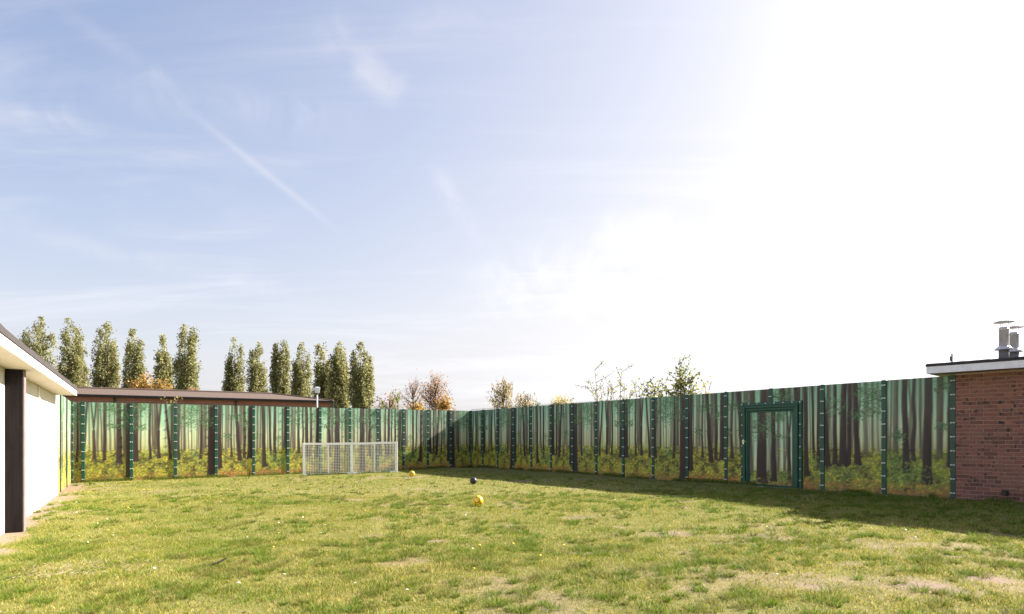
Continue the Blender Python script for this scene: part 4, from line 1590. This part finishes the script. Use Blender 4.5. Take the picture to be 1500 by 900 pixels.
def foot_grass(p0, p1, s0, s1, n, rng):
    """longer grass the mower misses along the foot of a wall"""
    d = (p1 - p0).normalized()
    nx, ny = d.y, -d.x
    t = rng.uniform(s0, s1, n)
    o = .04 + np.abs(rng.normal(0, .06, n))
    x, y = p0.x + d.x * t + nx * o, p0.y + d.y * t + ny * o
    k = fbm(x, y, 1.6, 2, 121) > .40
    x, y = x[k], y[k]
    n = len(x)
    hh = rng.uniform(.04, .13, n) * (.5 + fbm(x, y, 2.2, 2, 131))
    an = rng.uniform(0, 6.283, n)
    w = .012
    z = gz(x, y) - .005
    wx, wy = d.x * w * .5, d.y * w * .5
    V = np.stack([np.stack([x - wx, y - wy, z], -1), np.stack([x + wx, y + wy, z], -1), np.stack([x + np.cos(an) * hh * .5, y + np.sin(an) * hh * .5, z + hh], -1)], 1).reshape(-1, 3)
    C = np.array([(.07, .12, .016), (.11, .17, .02), (.16, .2, .03), (.26, .24, .06)])[rng.integers(0, 4, n)] * rng.uniform(.75, 1.2, (n, 1))
    return V, np.arange(n * 3).reshape(n, 3), np.repeat(C, 3, 0)


sets = [foot_grass(A_, B_, 0, (B_ - A_).length, 7000, rg), foot_grass(B_, E_, 0, (E_ - B_).length, 9000, rg), foot_grass(BR0, BR0 + BR_D, 0, 3.5, 1100, rg),
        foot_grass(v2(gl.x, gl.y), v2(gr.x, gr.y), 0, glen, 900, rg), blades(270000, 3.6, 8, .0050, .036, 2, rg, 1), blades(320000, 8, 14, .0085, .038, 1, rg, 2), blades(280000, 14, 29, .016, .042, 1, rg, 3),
        tufts(1700, 3.6, 8, 90, .0052, .080, rg), tufts(2400, 8, 15, 55, .010, .080, rg), tufts(1100, 15, 28, 26, .020, .085, rg)]
off, VV, FF, CC = 0, [], [], []
for V, Fc, C in sets:
    VV.append(V)
    FF.append(Fc + off)
    CC.append(C)
    off += len(V)
gm_ = np_mesh('grass', np.concatenate(VV), np.concatenate(FF), 3, np.concatenate(CC))
gm_.materials.append(M_GRASS)
tag(link('grass', gm_), 'short worn grass with dry straw patches covering the yard', 'grass', kind='stuff')

# ------------------------------------------------------------------ small things in the grass
def scatter_bits(name, label, cat, places, mat, size, rng, lift=.03, thick=.3):
    m = MB()
    for (x, y) in places:
        z = gzf(x, y) + lift
        r = size * rng.uniform(.7, 1.3)
        n = 6
        b = len(m.v)
        tilt = rng.uniform(-.5, .5, 2)
        for rr_, dz in ((r, 0), (r * .55, r * thick)):
            for k in range(n):
                t = 6.283 * k / n
                q = rr_ * rng.uniform(.75, 1.15)
                m.v.append((x + q * math.cos(t), y + q * math.sin(t), z + dz + (tilt[0] * math.cos(t) + tilt[1] * math.sin(t)) * r * .6))
        for k in range(n):
            m.f.append([b + k, b + (k + 1) % n, b + n + (k + 1) % n, b + n + k])
        m.f.append([b + n + k for k in range(n)])
        m.f.append([b + k for k in range(n - 1, -1, -1)])
    o = m.build(name, mat)
    return tag(o, label, cat, kind='stuff')


rs = np.random.default_rng(77)


def spots(pxs, n_rand, y0, y1):
    out = [ground_at(*p) for p in pxs]
    while len(out) < len(pxs) + n_rand:
        y = rs.uniform(y0, y1)
        x = rs.uniform(-.8, .8) * y
        if in_yard(np.array([x]), np.array([y]))[0]:
            out.append((x, y))
    return out


def cluster(px, py, n, sx, sy):
    gx, gy = ground_at(px, py)
    return [(gx + rs.normal(0, sx), gy + rs.normal(0, sy)) for _ in range(n)]


yel = spots([(159, 778), (401, 805), (791, 818), (112, 722), (211, 738), (585, 703)], 14, 6, 20) + cluster(115, 723, 12, .25, .25) + cluster(740, 800, 6, .4, .3) + cluster(212, 719, 7, .35, .2)
scatter_bits('yellow_flowers', 'scattered small yellow flowers in the grass', 'flowers', yel, plain('dandelion_yellow', (.75, .52, .02), .6, .1), .016, rs)
whi = spots([(112, 755), (116, 787), (166, 786), (408, 769), (408, 784), (443, 795), (1110, 716), (1116, 715), (1150, 731), (1183, 733), (1291, 725), (1350, 728), (712, 689), (704, 688), (520, 860), (596, 872), (349, 862)], 34, 5, 16)
scatter_bits('white_petals', 'scattered small white daisies and petals in the grass', 'flowers', whi, plain('petal_white', (.8, .78, .74), .6, .05), .014, rs)
# dead pale stems lying in the grass at the left
dm = MB()
for (x, y) in cluster(120, 838, 130, .34, .22) + cluster(60, 855, 60, .25, .12):
    z = gzf(x, y) + rs.uniform(.015, .06)
    a = rs.uniform(0, 6.283)
    ln = rs.uniform(.03, .09)
    dm.tube((x, y, z), (x + math.cos(a) * ln, y + math.sin(a) * ln, z + rs.uniform(-.01, .04)), .0022, .0014, 4, caps=False)
tag(dm.build('dead_stems', plain('dry_stem', (.30, .25, .16), .8, .25)), 'pale dead plant stems lying in the grass', 'stems', kind='stuff')
# one dark stick
sx_, sy_ = ground_at(320, 833)
sz_ = gzf(sx_, sy_)
st2 = MB()
st2.tube((sx_ - .07, sy_ - .04, sz_ + .02), (sx_, sy_, sz_ + .04), .010, .012, 6)
st2.tube((sx_, sy_, sz_ + .04), (sx_ + .06, sy_ + .05, sz_ + .075), .012, .008, 6)
tag(st2.build('stick', M_BARK), 'short dark stick lying in the sunlit grass', 'stick')
# fallen leaves
fl_ = spots([], 240, 4.5, 18)
pts = np.array([(x, y, gzf(x, y) + rs.uniform(.012, .04)) for (x, y) in fl_])
lm2 = leaf_mesh('fallen_leaves', pts, rs.uniform(.02, .045, len(pts)), tints([(.24, .14, .07), (.30, .2, .09), (.16, .10, .06)], len(pts), rs), rs)
tag(link('fallen_leaves', lm2), 'small brown fallen leaves scattered over the grass', 'leaves', kind='stuff')
